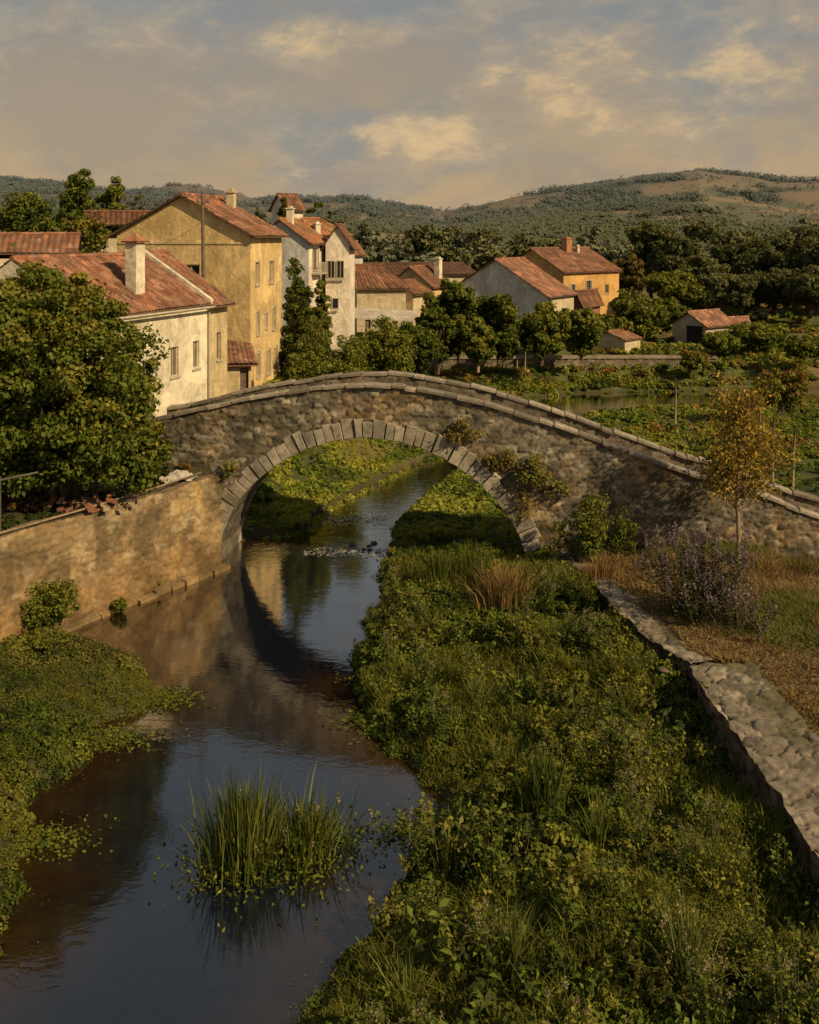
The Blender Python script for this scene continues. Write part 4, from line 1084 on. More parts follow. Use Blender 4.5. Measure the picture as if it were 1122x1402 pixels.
# --- trees left, behind the houses
ptree('tree', 'tallest dark tree above the roofs at the far left', 114, 233, 74, 84, 4.2, 12000, PALS_DARK, 11, tr=.25)
ptree('tree', 'rounded smaller tree just right of the tallest one above the long roof', 152, 249, 78, 52, 4.2, 6500, PALS_MID, 12)
ptree('tree', 'small grey-green tree on the skyline left of the yellow gable', 192, 257, 95, 44, 4.2, 5500, PALS_HAZE, 13)
ptree('tree', 'broad dark tree mass at the left edge above the rusty roofs', 28, 262, 80, 120, 4.2, 12000, PALS_DARK, 14)
ptree('tree', 'reddish brown bushy tree in front of the long roofed house', 112, 292, 62, 92, 4.2, 7500, [G_DARK, G_DARK, G_OLIVE, G_RUST], 15)
ptree('tree', 'dark round tree beside the rusty roof at the left', 62, 298, 64, 66, 4.2, 6500, PALS_DARK, 16)
ptree('tree', 'olive tree half hidden at the left margin above white house roof', 6, 312, 58, 80, 4.3, 6500, PALS_MID, 17)
ptree('tree', 'dark tree touching the little pointed red roof', 388, 268, 104, 36, 7.5, 4500, PALS_AUT[:2] + [G_DARK], 18)
ptree('tree', 'small dark tree on the skyline right of the pointed roof', 433, 271, 108, 30, 6.0, 4000, PALS_DARK, 19)
for k, (x, yt, w_) in enumerate([(232, 268, 40), (330, 282, 44), (352, 284, 36), (455, 285, 34), (470, 296, 40), (496, 306, 40)]):
    ptree('tree', None, x, yt, 120 + 4 * k, w_, 5.0, 3500, PALS_HAZE, 30 + k)
    o = [q for q in bpy.data.objects if q.name.startswith('tree') and 'label' not in q and q.type == 'EMPTY'][-1]
    tag(o, ['hazy dark tree crown just left of the tall yellow gable', 'hazy tree crown behind the yellow roof, left of two', 'hazy tree crown behind the yellow roof, right of two', 'tree crown just right of the orange hipped roof', 'tree crown behind the pink house on its right', 'lower hazy tree right of the pink house'][k], 'tree')

# --- middle ground trees by the village
ptree('conifer', 'tall dark columnar evergreen close against the tall yellow house', 409, 368, 57, 60, 3.6, 13000, PALS_DARK, 41, shape='column', low=.05, tr=.18, ls=.24)
ptree('conifer', 'second ragged evergreen leaning right of the columnar one', 436, 388, 59, 42, 3.4, 8000, PALS_MID, 42, shape='column', low=.02, ls=.24)
ptree('bush', 'yellow-green bush at the foot of the evergreens behind the bridge', 452, 448, 55, 100, 2.8, 9000, PALS_LIGHT, 43, shape='bush', ls=.2)
ptree('bush', 'low olive bush behind the left shoulder of the bridge crown', 412, 470, 50, 70, 2.9, 6000, PALS_MID, 44, shape='bush', ls=.2)
ptree('bush', 'broad dark shrub below the garden canopy', 520, 440, 66, 100, 2.6, 9000, PALS_MID, 45, shape='bush', ls=.26)
ptree('bush', 'rounded green shrub between canopy and orchard', 570, 432, 70, 70, 2.6, 8000, PALS_DARK, 46, shape='bush', ls=.28)
ptree('fruit_tree', 'tall dark orchard tree left of the blue-grey gable', 628, 386, 76, 86, 2.6, 13000, PALS_DARK, 51, low=.03, tr=.09)
ptree('fruit_tree', 'dark orchard tree right in front of the blue-grey gable', 690, 402, 75, 66, 2.6, 9500, PALS_DARK, 52, low=.03, tr=.09)
ptree('fruit_tree', 'spreading orchard tree before the white house corner with windows', 742, 416, 76, 74, 2.6, 9500, PALS_MID, 53, low=.03, tr=.09)
ptree('fruit_tree', 'lower orchard tree between the two dark ones with pale trunk', 655, 432, 73, 56, 2.5, 6500, PALS_MID, 54, low=.03, tr=.09, bark='palebark')
ptree('fruit_tree', 'orchard tree with thin stem at right end of the orchard', 796, 424, 79, 64, 2.6, 8000, PALS_MID, 55, low=.03, tr=.09)
ptree('fruit_tree', 'small dark orchard tree leftmost above the hidden wall', 600, 420, 72, 50, 2.5, 6500, PALS_DARK, 56, low=.03, tr=.09)
ptree('tree', 'light green rounded tree right of the apricot house', 868, 402, 90, 76, 2.8, 12000, PALS_LIGHT, 57, low=.08)
ptree('tree', 'light green tree left of the grey barn', 905, 412, 96, 62, 3.0, 9000, PALS_LIGHT, 58, low=.08)
ptree('tree', 'yellowish autumn tree behind the apricot house gable end', 862, 352, 112, 62, 4.0, 9000, PALS_AUT, 59)
ptree('bush', 'green bush between light tree and cream hut', 838, 430, 88, 50, 2.6, 5000, PALS_MID, 60, shape='bush')
PALS_WOOD = [[(0.050, 0.058, 0.026)], [(0.072, 0.082, 0.032)], [(0.10, 0.105, 0.036)], [(0.14, 0.132, 0.044)]]
# --- wood on the right
wood = [(893, 305, 125, 78, PALS_WOOD), (933, 326, 120, 72, PALS_WOOD), (962, 350, 110, 66, PALS_FAR), (1002, 338, 125, 70, PALS_WOOD), (1040, 330, 118, 78, PALS_WOOD), (1078, 322, 125, 84, PALS_WOOD), (1112, 316, 112, 80, PALS_WOOD),
        (930, 372, 104, 70, PALS_MID), (985, 378, 104, 74, PALS_FAR), (1060, 372, 106, 84, PALS_WOOD), (1110, 368, 102, 80, PALS_WOOD), (858, 330, 140, 54, PALS_HAZE), (1022, 392, 108, 60, PALS_WOOD), (1150, 320, 108, 90, PALS_WOOD)]
wl = ['tallest dark tree of the right hand wood', 'second dark tree right of the tallest in the wood', 'greyish tree in front of the wood above the barn', 'dark tree at the centre of the right hand wood', 'broad dark tree beyond the tiny far hut', 'dark high crowned tree near the right edge of the wood', 'tree at the right margin rising above the wood',
      'olive low tree above the light green tree by the barn', 'grey-green low tree right above the barn roof', 'front dark tree low in the wood behind the tiny hut', 'low dark tree at the right margin of the wood', 'hazy tree behind the autumn tree', 'small dark tree between barn and tiny hut', 'tree beyond the right margin of the wood']
for k, ((x, yt, Y, w_, pl), lb) in enumerate(zip(wood, wl)):
    ptree('tree', lb, x, yt, Y, w_ * 1.12, 4.0, 12000, pl, 70 + k, tr=.22, ls=.5 if Y < 115 else .6)

# --- belt of valley trees between the village and the hills: copies of four prototypes
rb = random.Random(9); protos = []
for k in range(4):
    r_ = np.random.default_rng(200 + k)
    bl = [(r_.uniform(-.8, .8), r_.uniform(-.8, .8), r_.uniform(3, 6.5), r_.uniform(1.8, 3), r_.uniform(1.8, 3), r_.uniform(1.4, 2.6)) for _ in range(5)]
    protos.append(tree('valley_tree', (0, 0, 0), 8, bl, 60, 1900, .75, .85, [PALS_HAZE, PALS_FAR, PALS_HAZE, PALS_FAR][k], 'hazy round tree in the valley belt behind the village', 'tree', 'valley trees between village and hills', .2, 300 + k, 'bark', 4, leafmat='farleaf'))
first = [True] * 4
for i in range(150):
    k = rb.randrange(4); Y = rb.uniform(125, 330); x = rb.uniform(-80, 1230)
    if 480 < x < 860 and i % 2: Y = rb.uniform(118, 190)
    if x < 440 and Y < 150: Y += 60
    X = gx(x, Y)
    o = protos[k] if first[k] else copy_tree(protos[k]); first[k] = False
    o.location = (X, Y, float(terrain(np.array([X]), np.array([Y]))[0]) - .3)
    s = rb.uniform(.6, 1.15) * (1 + (Y - 150) / 500); o.scale = (s * rb.uniform(.9, 1.3), s, s * rb.uniform(.75, 1.05)); o.rotation_euler = (0, 0, rb.uniform(0, 6))

# --- far woodland on the hills (nobody could count it)
r = np.random.default_rng(77)
n = 90000; Yh = 300 * (1650 / 300) ** (r.uniform(0, 1, n) ** .85); Ah = r.uniform(-.62, .62, n); Xh = Ah * Yh
kp = r.uniform(0, 1, n) < .03 + .80 * hill_wood(Xh, Yh) ** 1.3; Xh, Yh = Xh[kp], Yh[kp]; n = len(Xh)
Zh = terrain(Xh, Yh); kk = 16
sz = r.uniform(1.0, 4.2, n)
ctr = np.repeat(np.stack([Xh, Yh, Zh + sz * .55], 1), kk, 0); szr = np.repeat(sz, kk)
dl = unit(r.normal(size=(n * kk, 3))); P = ctr + dl * szr[:, None] * np.array([1, 1, .8]) * r.uniform(.6, 1, (n * kk, 1))
V, Fq = leaf_arrays(P, dl * .3 + r.normal(size=dl.shape) * .2 + (.5, -.5, .7), szr * .55, .9, r)
base = cmix((0.064, 0.070, 0.036), (0.076, 0.090, 0.094), sm(np.repeat(Yh, kk), 350, 1200) * .95)  # distance haze put into the scrub colour
tone = np.repeat(r.uniform(.9, 1.1, n), kk)[:, None] * (.9 + .2 * (dl[:, 2:3] * .5 + .5)) * r.uniform(.85, 1.15, (n * kk, 1))  # upper leaves painted lighter, as if lit from above
tag(mesh_np('hill_woodland', V, Fq, base * tone, M['farleaf']), kind='stuff', label='scattered scrub and woodland covering the distant hills', cat='woodland')


# --- ground cover ------------------------------------------------------------
def on_sheet(name, label, cat, V, Fq, C, mat='leaf'):
    return tag(mesh_np(name, V, Fq, C, M[mat]), label, cat, kind='stuff')


def region(n, x0, x1, y0, y1, test, r, near=0.0):
    out = []
    got = 0
    while got < n:
        m_ = 40000
        x = r.uniform(x0, x1, m_); y = y0 + (y1 - y0) * (r.uniform(0, 1, m_) ** (1 + near))
        k = test(x, y); x, y = x[k], y[k]; out.append(np.stack([x, y], 1)); got += len(x)
        if len(out) > 400: break
    return np.concatenate(out)[:n]


def mound(x, y, seed, a=.55):
    q = fbm(x * .55, y * .55, seed, 3); q2 = fbm(x * 1.9, y * 1.9, seed + 5, 3)
    return a * (sm(q, .35, .68) * .75 + .45 * q2)


def carpet(name, label, n, x0, x1, y0, y1, test, seed, size, a=.55, near=0.0, pals=(G_DARK, G_MID, G_OLIVE, G_YEL), yellow=.1, edge=None, clump=.17, thick=.3, bright=1.1, dmin=-.35):
    r = np.random.default_rng(seed)
    nc = n // 55
    Cp = region(nc, x0, x1, y0, y1, test, r, near); nc = len(Cp)
    d = sdist(Cp[:, 0], Cp[:, 1])
    e = sm(d, dmin, .9) if edge is None else edge(Cp[:, 0], Cp[:, 1], d)
    zt = np.maximum(terrain(Cp[:, 0], Cp[:, 1]), 0.0) + mound(Cp[:, 0], Cp[:, 1], seed, a) * (.12 + .88 * e) * r.uniform(thick, 1.0, nc)
    ci = r.integers(0, nc, n); sc = size * (1 + .0 * Cp[ci, 1])
    cs = clump * r.uniform(.5, 1.4, nc)
    dl = unit(r.normal(size=(n, 3))); dl[:, 2] = np.abs(dl[:, 2]) * .9 - .15
    P = np.stack([Cp[ci, 0], Cp[ci, 1], zt[ci]], 1) + dl * (cs[ci] * r.uniform(.3, 1, n))[:, None]
    P[:, 2] = np.maximum(P[:, 2], .02)
    ps = (.55 + 1.1 * sm(fbm(Cp[:, 0] * .7, Cp[:, 1] * .7, seed + 21, 3), .38, .62)) * r.uniform(.75, 1.3, nc)
    V, Fq = leaf_arrays(P, dl * .7 + r.normal(size=(n, 3)) * .6 + (.15, -.15, .6), sc * ps[ci] * r.uniform(.6, 1.4, n), .5, r)
    big = fbm(Cp[:, 0] * .45, Cp[:, 1] * .45, seed + 8, 4)
    t = np.clip(.05 + .60 * sm(big, .36, .62)[ci] + .38 * r.uniform(0, 1, nc)[ci] + .12 * dl[:, 2], 0, .999)  # leaves high on a clump shift lighter, top light in the colour
    yk = (fbm(Cp[:, 0] * .8, Cp[:, 1] * .8, seed + 12, 3)[ci] > .62) & (r.uniform(0, 1, n) < yellow * 5)
    pi = (t * (len(pals) - 1)).astype(int); pi[yk] = len(pals) - 1
    Cc = np.zeros((n, 3))
    for j, pl in enumerate(pals): mk = pi == j; Cc[mk] = pick(pl, mk.sum(), r)
    return on_sheet(name, label, 'plants', V, Fq, Cc * bright)


rb_test = lambda x, y: (sdist(x, y) > -.55 + .75 * vn(x * 1.3, y * 1.3, 71)) & (x < rt_x(y) - .12) & (x > -2.2) & (y < 35.9)
lb_test = lambda x, y: (sdist(x, y) > -.12) & (x < -3) & (((x - LW0[0]) * LWN[0] + (y - LW0[1]) * LWN[1]) > .35)
carpet('bank_weeds', 'dense leafy weeds covering the right river bank', 640000, -2.2, 6.9, 12, 35.9, rb_test, 501, .062, .85, .35, yellow=.08, pals=(G_DARK, G_MID, G_MID, G_OLIVE, [(0.17, 0.145, 0.03)]))
carpet('bank_weeds', 'mats of low leafy weeds on the left river bank', 290000, -14, -5.8, 14.5, 31.6, lb_test, 502, .066, .34, .1, yellow=.14, thick=.2, clump=.2, bright=.82)
# floating mats at the shore
r = np.random.default_rng(8)
cc_ = np.array([(0.2, 24.6), (-.7, 25.2), (-7.2, 24.3), (-6.5, 26.4), (-.4, 27.6), (.3, 20.6), (-7.4, 20.2)])
n = 5000; k = r.integers(0, len(cc_), n); P = np.concatenate([cc_[k] + r.normal(size=(n, 2)) * np.array([.55, .32]), r.uniform(.012, .09, (n, 1))], 1)
V, Fq = leaf_arrays(P, r.normal(size=(n, 3)) * .18 + (0, 0, 1), r.uniform(.05, .12, n), .7, r)
on_sheet('water_weed', 'floating green water weed along the shores', 'water plants', V, Fq, pick(G_MID + G_OLIVE, n, r))
n = 380; Gf = region(n, -9, 1, 14, 36, lambda x, y: (sdist(x, y) < -.05) & (sdist(x, y) > -.9), r)
V, Fq = leaf_arrays(np.concatenate([Gf, r.uniform(.008, .02, (n, 1))], 1), r.normal(size=(n, 3)) * .1 + (0, 0, 1), r.uniform(.025, .055, n), .6, r)
on_sheet('floating_leaves', 'small fallen leaves drifting on the river near the banks', 'leaves', V, Fq, pick([(0.18, .12, .035), (.10, .09, .025), (.22, .17, .06)], n, r))
# beyond the bridge: banks, field, terraces
bk_test = lambda x, y: (sdist(x, y) > -.3) & ((x - BC[0]) * BV[0] + (y - BC[1]) * BV[1] > BW + .3) & ~((x < -9.6) & (y < 62))
carpet('meadow_plants', 'low green plants on the meadow seen through the arch', 330000, -9, 10, 39.6, 60, bk_test, 503, .12, .18, 0, clump=.20, bright=1.55, yellow=.05)
carpet('field_plants', 'patchwork of green and russet field plants right of the bridge', 170000, 2, 42, 44, 79, lambda x, y: bk_test(x, y) & (x < y * .5), 504, .18, .22, -.2, clump=.26, bright=1.35, yellow=.12, pals=(G_DARK, G_MID, G_MID, G_OLIVE, G_RUST))
carpet('field_plants', 'green hillside field plants beyond the garden wall', 110000, -22, 62, 80.8, 125, lambda x, y: (x < y * .5) & (x > -y * .3), 505, .30, .25, 0, clump=.4, bright=1.35, yellow=.16, pals=(G_DARK, G_MID, G_OLIVE, G_OLIVE, G_RUST))
carpet('garden_plants', 'rough greenery on the garden bank beside the far wall', 60000, 2, 45, 74, 92, lambda x, y: (sdist(x, y) > .1) & (x < y * .5), 516, .26, .35, 0, clump=.4, yellow=.1, bright=1.1, pals=(G_DARK, G_MID, G_OLIVE, G_OLIVE, G_RUST))
carpet('garden_shrubbery', 'shrubby growth on the bank below the village gardens', 60000, -6, 24, 58, 79.5, lambda x, y: (sdist(x, y) > .1) & (sdist(x, y) < 9) & (x < np.interp(y, [55, 65, 74, 77, 90], [2, 6, 10, 24, 60])), 506, .2, .5, -.3, clump=.36, bright=1.2, yellow=.1, pals=(G_DARK, G_DARK, G_MID, G_OLIVE, G_RUST))
carpet('shade_plants', 'dark plants on the bank in the shade beneath the arch', 16000, -3, 6, 34, 41, lambda x, y: (sdist(x, y) > -.3) & (x > -1.5) & (np.abs((x - BC[0]) * BU[0] + (y - BC[1]) * BU[1]) < AH - .25) & ((x - BC[0]) * BV[0] + (y - BC[1]) * BV[1] > -.6) & ((x - BC[0]) * BV[0] + (y - BC[1]) * BV[1] < BW + .6), 507, .12, .4, 0, clump=.2)
# terrace: dry grass blades
r = np.random.default_rng(61)
tr_test = lambda x, y: (x > rt_x(y) + .70 - .45 * (y > 24.5) + .7 * vn(x * .9, y * .9, 77)) & (y < 34.6) & (x < y * .46)
n = 95000; G2 = region(n, 5.5, 16, 14, 34.9, tr_test, r)
pt = fbm(G2[:, 0] * .45, G2[:, 1] * .45, 700, 4)
keep = r.uniform(0, 1, n) < .35 + .65 * sm(pt, .38, .55); G2 = G2[keep]; pt = pt[keep]; n = len(G2)
hh = (.06 + .20 * sm(pt, .4, .7)) * r.uniform(.5, 1.5, n) * (1 + 1.0 * sm(G2[:, 1], 27, 34))
V, Fq = blade_arrays(np.concatenate([G2, terrain(G2[:, 0], G2[:, 1])[:, None]], 1), hh, r.normal(size=(n, 2)) * hh[:, None] * .6, .022 + .01 * r.uniform(0, 1, n), r)
ct = cmix((0.26, 0.175, 0.075), (0.15, 0.15, 0.036), sm(fbm(G2[:, 0] * .35 + 4, G2[:, 1] * .35, 705, 3) + .2 * sm(G2[:, 0], 7.5, 10) - .12 * sm(G2[:, 1], 25, 32), .46, .62)) * r.uniform(.6, 1.4, (n, 1))
on_sheet('dry_grass', 'short dry ochre and green grass covering the walled terrace', 'grass', V, Fq, np.repeat(ct, 3, 0), 'blade')
# leaf litter on the terraces
n = 16000; G3 = region(n, 5.2, 16, 14, 35, tr_test, r)
V, Fq = leaf_arrays(np.concatenate([G3, terrain(G3[:, 0], G3[:, 1])[:, None] + r.uniform(.02, .08, (n, 1))], 1), r.normal(size=(n, 3)) * .4 + (0, 0, 1), r.uniform(.04, .10, n), .6, r)
on_sheet('leaf_litter', 'brown fallen leaves scattered over the terrace', 'leaves', V, Fq, pick([(0.16, .08, .025), (0.10, .06, .025), (.2, .12, .04), (.06, .06, .02)], n, r))
# grass blades mixed through the right bank
n = 42000; G4 = region(n, -2.2, 6.9, 12, 35.9, lambda x, y: rb_test(x, y) & (fbm(x * .6, y * .6, 810, 3) > .50), r, .3)
d4 = sdist(G4[:, 0], G4[:, 1]); hh = (.14 + .34 * r.uniform(0, 1, n) ** 2) * sm(d4, -.6, 1.0)
hh = np.maximum(hh, .12)
V, Fq = blade_arrays(np.concatenate([G4, np.maximum(terrain(G4[:, 0], G4[:, 1]), 0)[:, None] + mound(G4[:, 0], G4[:, 1], 501, .6)[:, None]], 1), hh, r.normal(size=(n, 2)) * hh[:, None] * .45, .018, r)
on_sheet('bank_grass', 'thin green grass blades growing through the right bank weeds', 'grass', V, Fq, np.repeat(pick(G_MID + G_OLIVE + G_YEL, n, r), 3, 0), 'blade')
# undergrowth on the left terrace, under the big tree
carpet('undergrowth', 'dark leaf litter and undergrowth beneath the big tree', 26000, -15.5, -7.6, 27, 36.8, lambda x, y: (((x - LW0[0]) * LWN[0] + (y - LW0[1]) * LWN[1]) < -.5) & (x > -.46 * y), 509, .11, .30, 0, clump=.15, pals=(G_DARK, G_DARK, G_RUST, [(.10, .055, .02)]), bright=.75)


# --- single plants -----------------------------------------------------------
def tussock(name, label, loc, n, h, spread, reach, w, pal, seed, cat='plant', heads=0, headcol=(0.35, 0.26, 0.14), leafy=0, lh=.3):
    r = np.random.default_rng(seed); root = empty(name, loc, 0, label, cat)
    a = r.uniform(0, 2 * PI, n); q = np.minimum(np.abs(r.normal(size=n)) * .5 + .05, 1.15)
    P = np.stack([np.cos(a) * q * spread, np.sin(a) * q * spread, np.zeros(n) - .05], 1)
    hh = h * r.uniform(.45, 1.0, n); out = np.stack([np.cos(a), np.sin(a)], 1) * (q * r.uniform(.3, 1.2, n) * reach)[:, None] + r.normal(size=(n, 2)) * reach * .25
    V, Fq = blade_arrays(P, hh, out, w * r.uniform(.7, 1.3, n), r)
    mesh_np('blades', V, Fq, np.repeat(pick(pal, n, r, .3), 3, 0), M['blade'], root)
    if leafy:
        m_ = leafy; a = r.uniform(0, 2 * PI, m_); q = np.abs(r.normal(size=m_)) * spread * (.62 + .35 * vn(a * 1.6, a * 0, seed))
        Pl = np.stack([np.cos(a) * q, np.sin(a) * q, np.abs(r.normal(size=m_)) * lh * .6 * np.exp(-(q / spread) ** 2 * .7) + .01], 1)
        V, Fq = leaf_arrays(Pl, r.normal(size=(m_, 3)) * .6 + (0, 0, .6), r.uniform(.06, .13, m_), .5, r); mesh_np('low_leaves', V, Fq, pick(G_MID + G_OLIVE, m_, r), M['leaf'], root)
    if heads:
        k = r.integers(0, n, heads); tip = P[k] + np.concatenate([out[k], (hh[k] * .82)[:, None]], 1)
        Pt = np.repeat(tip, 14, 0) + r.normal(size=(heads * 14, 3)) * np.array([.025, .025, .07])
        V, Fq = leaf_arrays(Pt, r.normal(size=Pt.shape), .05, .5, r); mesh_np('seed_heads', V, Fq, pick([headcol], len(Pt), r, .3), M['leaf'], root)  # seed heads at the blade tips
    return root


G_REED = [(0.075, 0.095, 0.016), (0.12, 0.135, 0.022), (0.045, 0.06, 0.014), (0.17, 0.17, 0.035)]
tussock('reed_clump', 'tall upright clump of green reeds standing in the open water', (-3.2, 19.5, 0), 620, 1.75, .74, .42, .034, G_REED, 901, heads=8, leafy=2200, lh=.5)
tussock('reed_clump', 'lower bushy clump of reeds joined to the right of the tall clump', (-2.0, 19.9, 0), 460, 1.15, .85, .6, .028, G_REED, 902, heads=6, leafy=1800, lh=.4)
tussock('sedge', 'spiky arching sedge in the lower right of the bank weeds', (gx(940, 15.0), 15.0, .75), 150, 1.9, .28, .85, .022, [(0.12, .14, .035), (0.09, .11, .03), (.16, .17, .05)], 903, heads=14)
tussock('sedge', 'broad-leaved iris clump in the middle of the right bank', (gx(745, 20.0), 20.0, .7), 160, 1.35, .38, .4, .04, G_REED[:3], 904)
for i, (x, Y, hh_, lb) in enumerate([(980, 17.2, 1.3, 'arching grass clump in shade by the near garden wall'), (700, 15.6, 1.1, 'arching grass clump low in the centre of the near bank'), (820, 18.6, 1.2, 'arching grass clump in the middle of the near bank'),
                                     (560, 15.3, .9, 'arching grass clump at the bottom shore of the near bank'), (860, 24.0, 1.0, 'arching grass clump just left of the garden wall top end'), (650, 24.5, .9, 'arching grass clump on the bank opposite the shore bulge')]):
    tussock('sedge', lb, (gx(x, Y), Y, .75 if x > 600 else .3), 150, hh_, .28, .7, .024, [(0.13, .15, .03), (0.10, .12, .025), (.18, .18, .04)], 1300 + i)
tussock('sedge', 'iris leaves near the water at the lower right shore', (gx(612, 18.6), 18.6, .3), 70, .95, .22, .3, .03, G_REED, 905)
tussock('grass_clump', 'straw coloured dry grass tuft below the right foot of the arch', (gx(690, 31.0), 31.0, .9), 600, 1.25, .85, .7, .022, [(0.28, .17, .065), (0.22, .13, .05), (.34, .23, .10), (.12, .09, .035)], 906)
tussock('grass_clump', 'dark green rush tuft at the water edge right under the arch', (gx(600, 33.5), 33.5, .6), 380, 1.25, .8, .45, .024, G_REED[:3], 907)
tussock('grass_clump', 'green rush tuft in front of the right arch foot', (gx(655, 33.8), 33.8, .75), 300, 1.1, .7, .4, .024, G_REED[:3], 908)
tussock('grass_clump', 'dry russet grass tuft at the base of the bridge beside the kerb wall', (gx(822, 31.5), 31.5, 1.25), 420, .95, .8, .45, .022, [(0.24, .13, .045), (0.18, .10, .035), (.28, .19, .07)], 909)
tussock('grass_clump', 'dry grass tuft at the foot of the young yellow tree', (gx(1050, 31.9), 31.9, 1.2), 400, .85, 1.0, .45, .022, [(0.2, .12, .04), (0.14, .10, .03), (.28, .19, .07)], 910)
tussock('grass_clump', 'straggly grass tuft against the bridge wall at the right margin', (gx(1098, 32.3), 32.3, 1.2), 300, .8, .8, .4, .022, [(0.16, .10, .035), (0.10, .09, .03)], 911)


def weed(name, label, loc, nst, h, spread, seed, pal=G_OLIVE, flowers=None, cat='plant', lsz=.09, per=34, nfl=0):
    """stems with leaves along them, and small flower heads"""
    r = np.random.default_rng(seed); root = empty(name, loc, 0, label, cat); mb = MB(); PL = []; NL = []; tips = []
    for i in range(nst):
        a = r.uniform(0, 2 * PI); q = r.uniform(0, spread); b = np.array([math.cos(a) * q * .5, math.sin(a) * q * .5, -.05]); hh = h * r.uniform(.55, 1.05)
        e = b + np.array([math.cos(a) * q * .9 + r.normal() * .06, math.sin(a) * q * .9 + r.normal() * .06, hh]); m_ = (b + e) / 2 + r.normal(size=3) * .04
        mb.tube([b, m_, e], [.010, .008, .004], 4, cap=False); tips.append(e)
        for t in r.uniform(.12, 1.0, per):
            p = b + (e - b) * t + (m_ - (b + e) / 2) * (1 - abs(2 * t - 1)); o_ = unit(r.normal(size=3)) * (.05 + .10 * (1 - t * .6)); PL.append(p + o_); NL.append(o_ * 3 + r.normal(size=3) * .4 + (0, 0, .5))
    st = mb.build('stems', M['stem'], root)
    PL = np.array(PL); NL = np.array(NL); V, Fq = leaf_arrays(PL, NL, lsz * r.uniform(.6, 1.4, len(PL)), .5, r); mesh_np('leaves', V, Fq, pick(pal, len(PL), r, .3), M['leaf'], root)
    if flowers is not None:
        T = np.array(tips); T = T[r.integers(0, len(T), nfl)]; m_ = 16
        Pf = np.repeat(T, m_, 0) + r.normal(size=(nfl * m_, 3)) * np.array(flowers[1]); V, Fq = leaf_arrays(Pf, r.normal(size=Pf.shape) + (0, 0, .4), flowers[2], .6, r)
        fo_ = mesh_np('flower_heads', V, Fq, pick(flowers[0], len(Pf), r, .25), M['leaf'], root)  # flower heads clustered at the stem tips
        if nfl > 100: fo_['kind'] = 'stuff'
    return root


M['stem'] = mat_vc('plant_stem', .8, 3, .8, 1.2, 10, .003, color=(0.10, 0.10, 0.04))
LAV = ([(0.17, 0.12, 0.16), (0.22, 0.165, 0.20), (0.12, 0.085, 0.12)], (.035, .035, .13), .07)
weed('flowering_bush', 'bush with purple flower spikes standing on the dry terrace', (gx(955, 28.0), 28.0, 1.35), 95, 2.45, 1.15, 920, [(0.07, .07, .035), (.05, .055, .028), (.11, .095, .045)], LAV, 'bush', .10, 60, 210)
weed('flowering_bush', 'smaller faded purple bush right of the large flowering one', (gx(1010, 26.6), 26.6, 1.4), 46, 1.35, .8, 921, [(0.09, .08, .035), (.06, .06, .03)], LAV, 'bush', .09, 40, 34)
WH = ([(0.42, .40, .32), (.30, .29, .22)], (.03, .03, .02), .035)
PNK = ([(0.30, .23, .14), (.22, .17, .10)], (.03, .03, .035), .035)
for i, (x, Y, z, h, fl, lb) in enumerate([
        (790, 27.3, .75, .9, WH, 'white flowered weed beside the kerb wall, upper one'), (812, 26.2, .75, .85, WH, 'white flowered weed just below the upper one by the kerb wall'),
        (765, 26.8, .7, .8, WH, 'white flowered weed a little left of the kerb wall plants'), (862, 20.6, .8, 1.5, PNK, 'tall pinkish seed-headed weed in the middle of the right bank'),
        (825, 20.9, .8, 1.3, PNK, 'pinkish seeded weed left of the tallest one'), (890, 20.0, .8, 1.2, PNK, 'seeded weed close to the shaded terrace wall'),
        (770, 20.2, .7, 1.1, None, 'leafy stem weed left of the seeded weeds'), (1000, 17.0, .9, 1.1, None, 'leafy weed leaning on the shaded wall, upper'), (1040, 15.3, .9, 1.1, None, 'large leafy weed at the right margin below the wall'),
        (800, 13.9, .6, .9, PNK, 'weed with reddish tips at the bottom of the picture'), (640, 16.2, .4, .8, None, 'leafy weed near the lower shore'), (600, 16.8, .3, .9, None, 'bushy weed overhanging the lower right shore'),
        (500, 14.9, .2, .7, None, 'leafy weed at the bottom shore corner'), (870, 16.0, .8, .9, None, 'leafy weed left of the arching sedge'), (700, 17.6, .6, .9, None, 'leafy weed in the centre of the lower bank'),
        (515, 29.0, .3, .9, None, 'bushy plant at the water edge below the arch'), (500, 25.6, .25, .8, None, 'bushy plant on the shore bulge left of the bank'), (545, 31.6, .4, .9, None, 'upright plant by the water just before the arch'),
        (1085, 14.2, 1.0, 1.2, None, 'dark leafy plant at the bottom right corner')]):
    weed('weed', lb, (gx(x, Y) + (.6 if x < 620 else 0), Y, z), 16, h, .5, 930 + i, G_OLIVE if i % 2 else G_MID + G_OLIVE, fl, 'plant', .085, 34, 16)
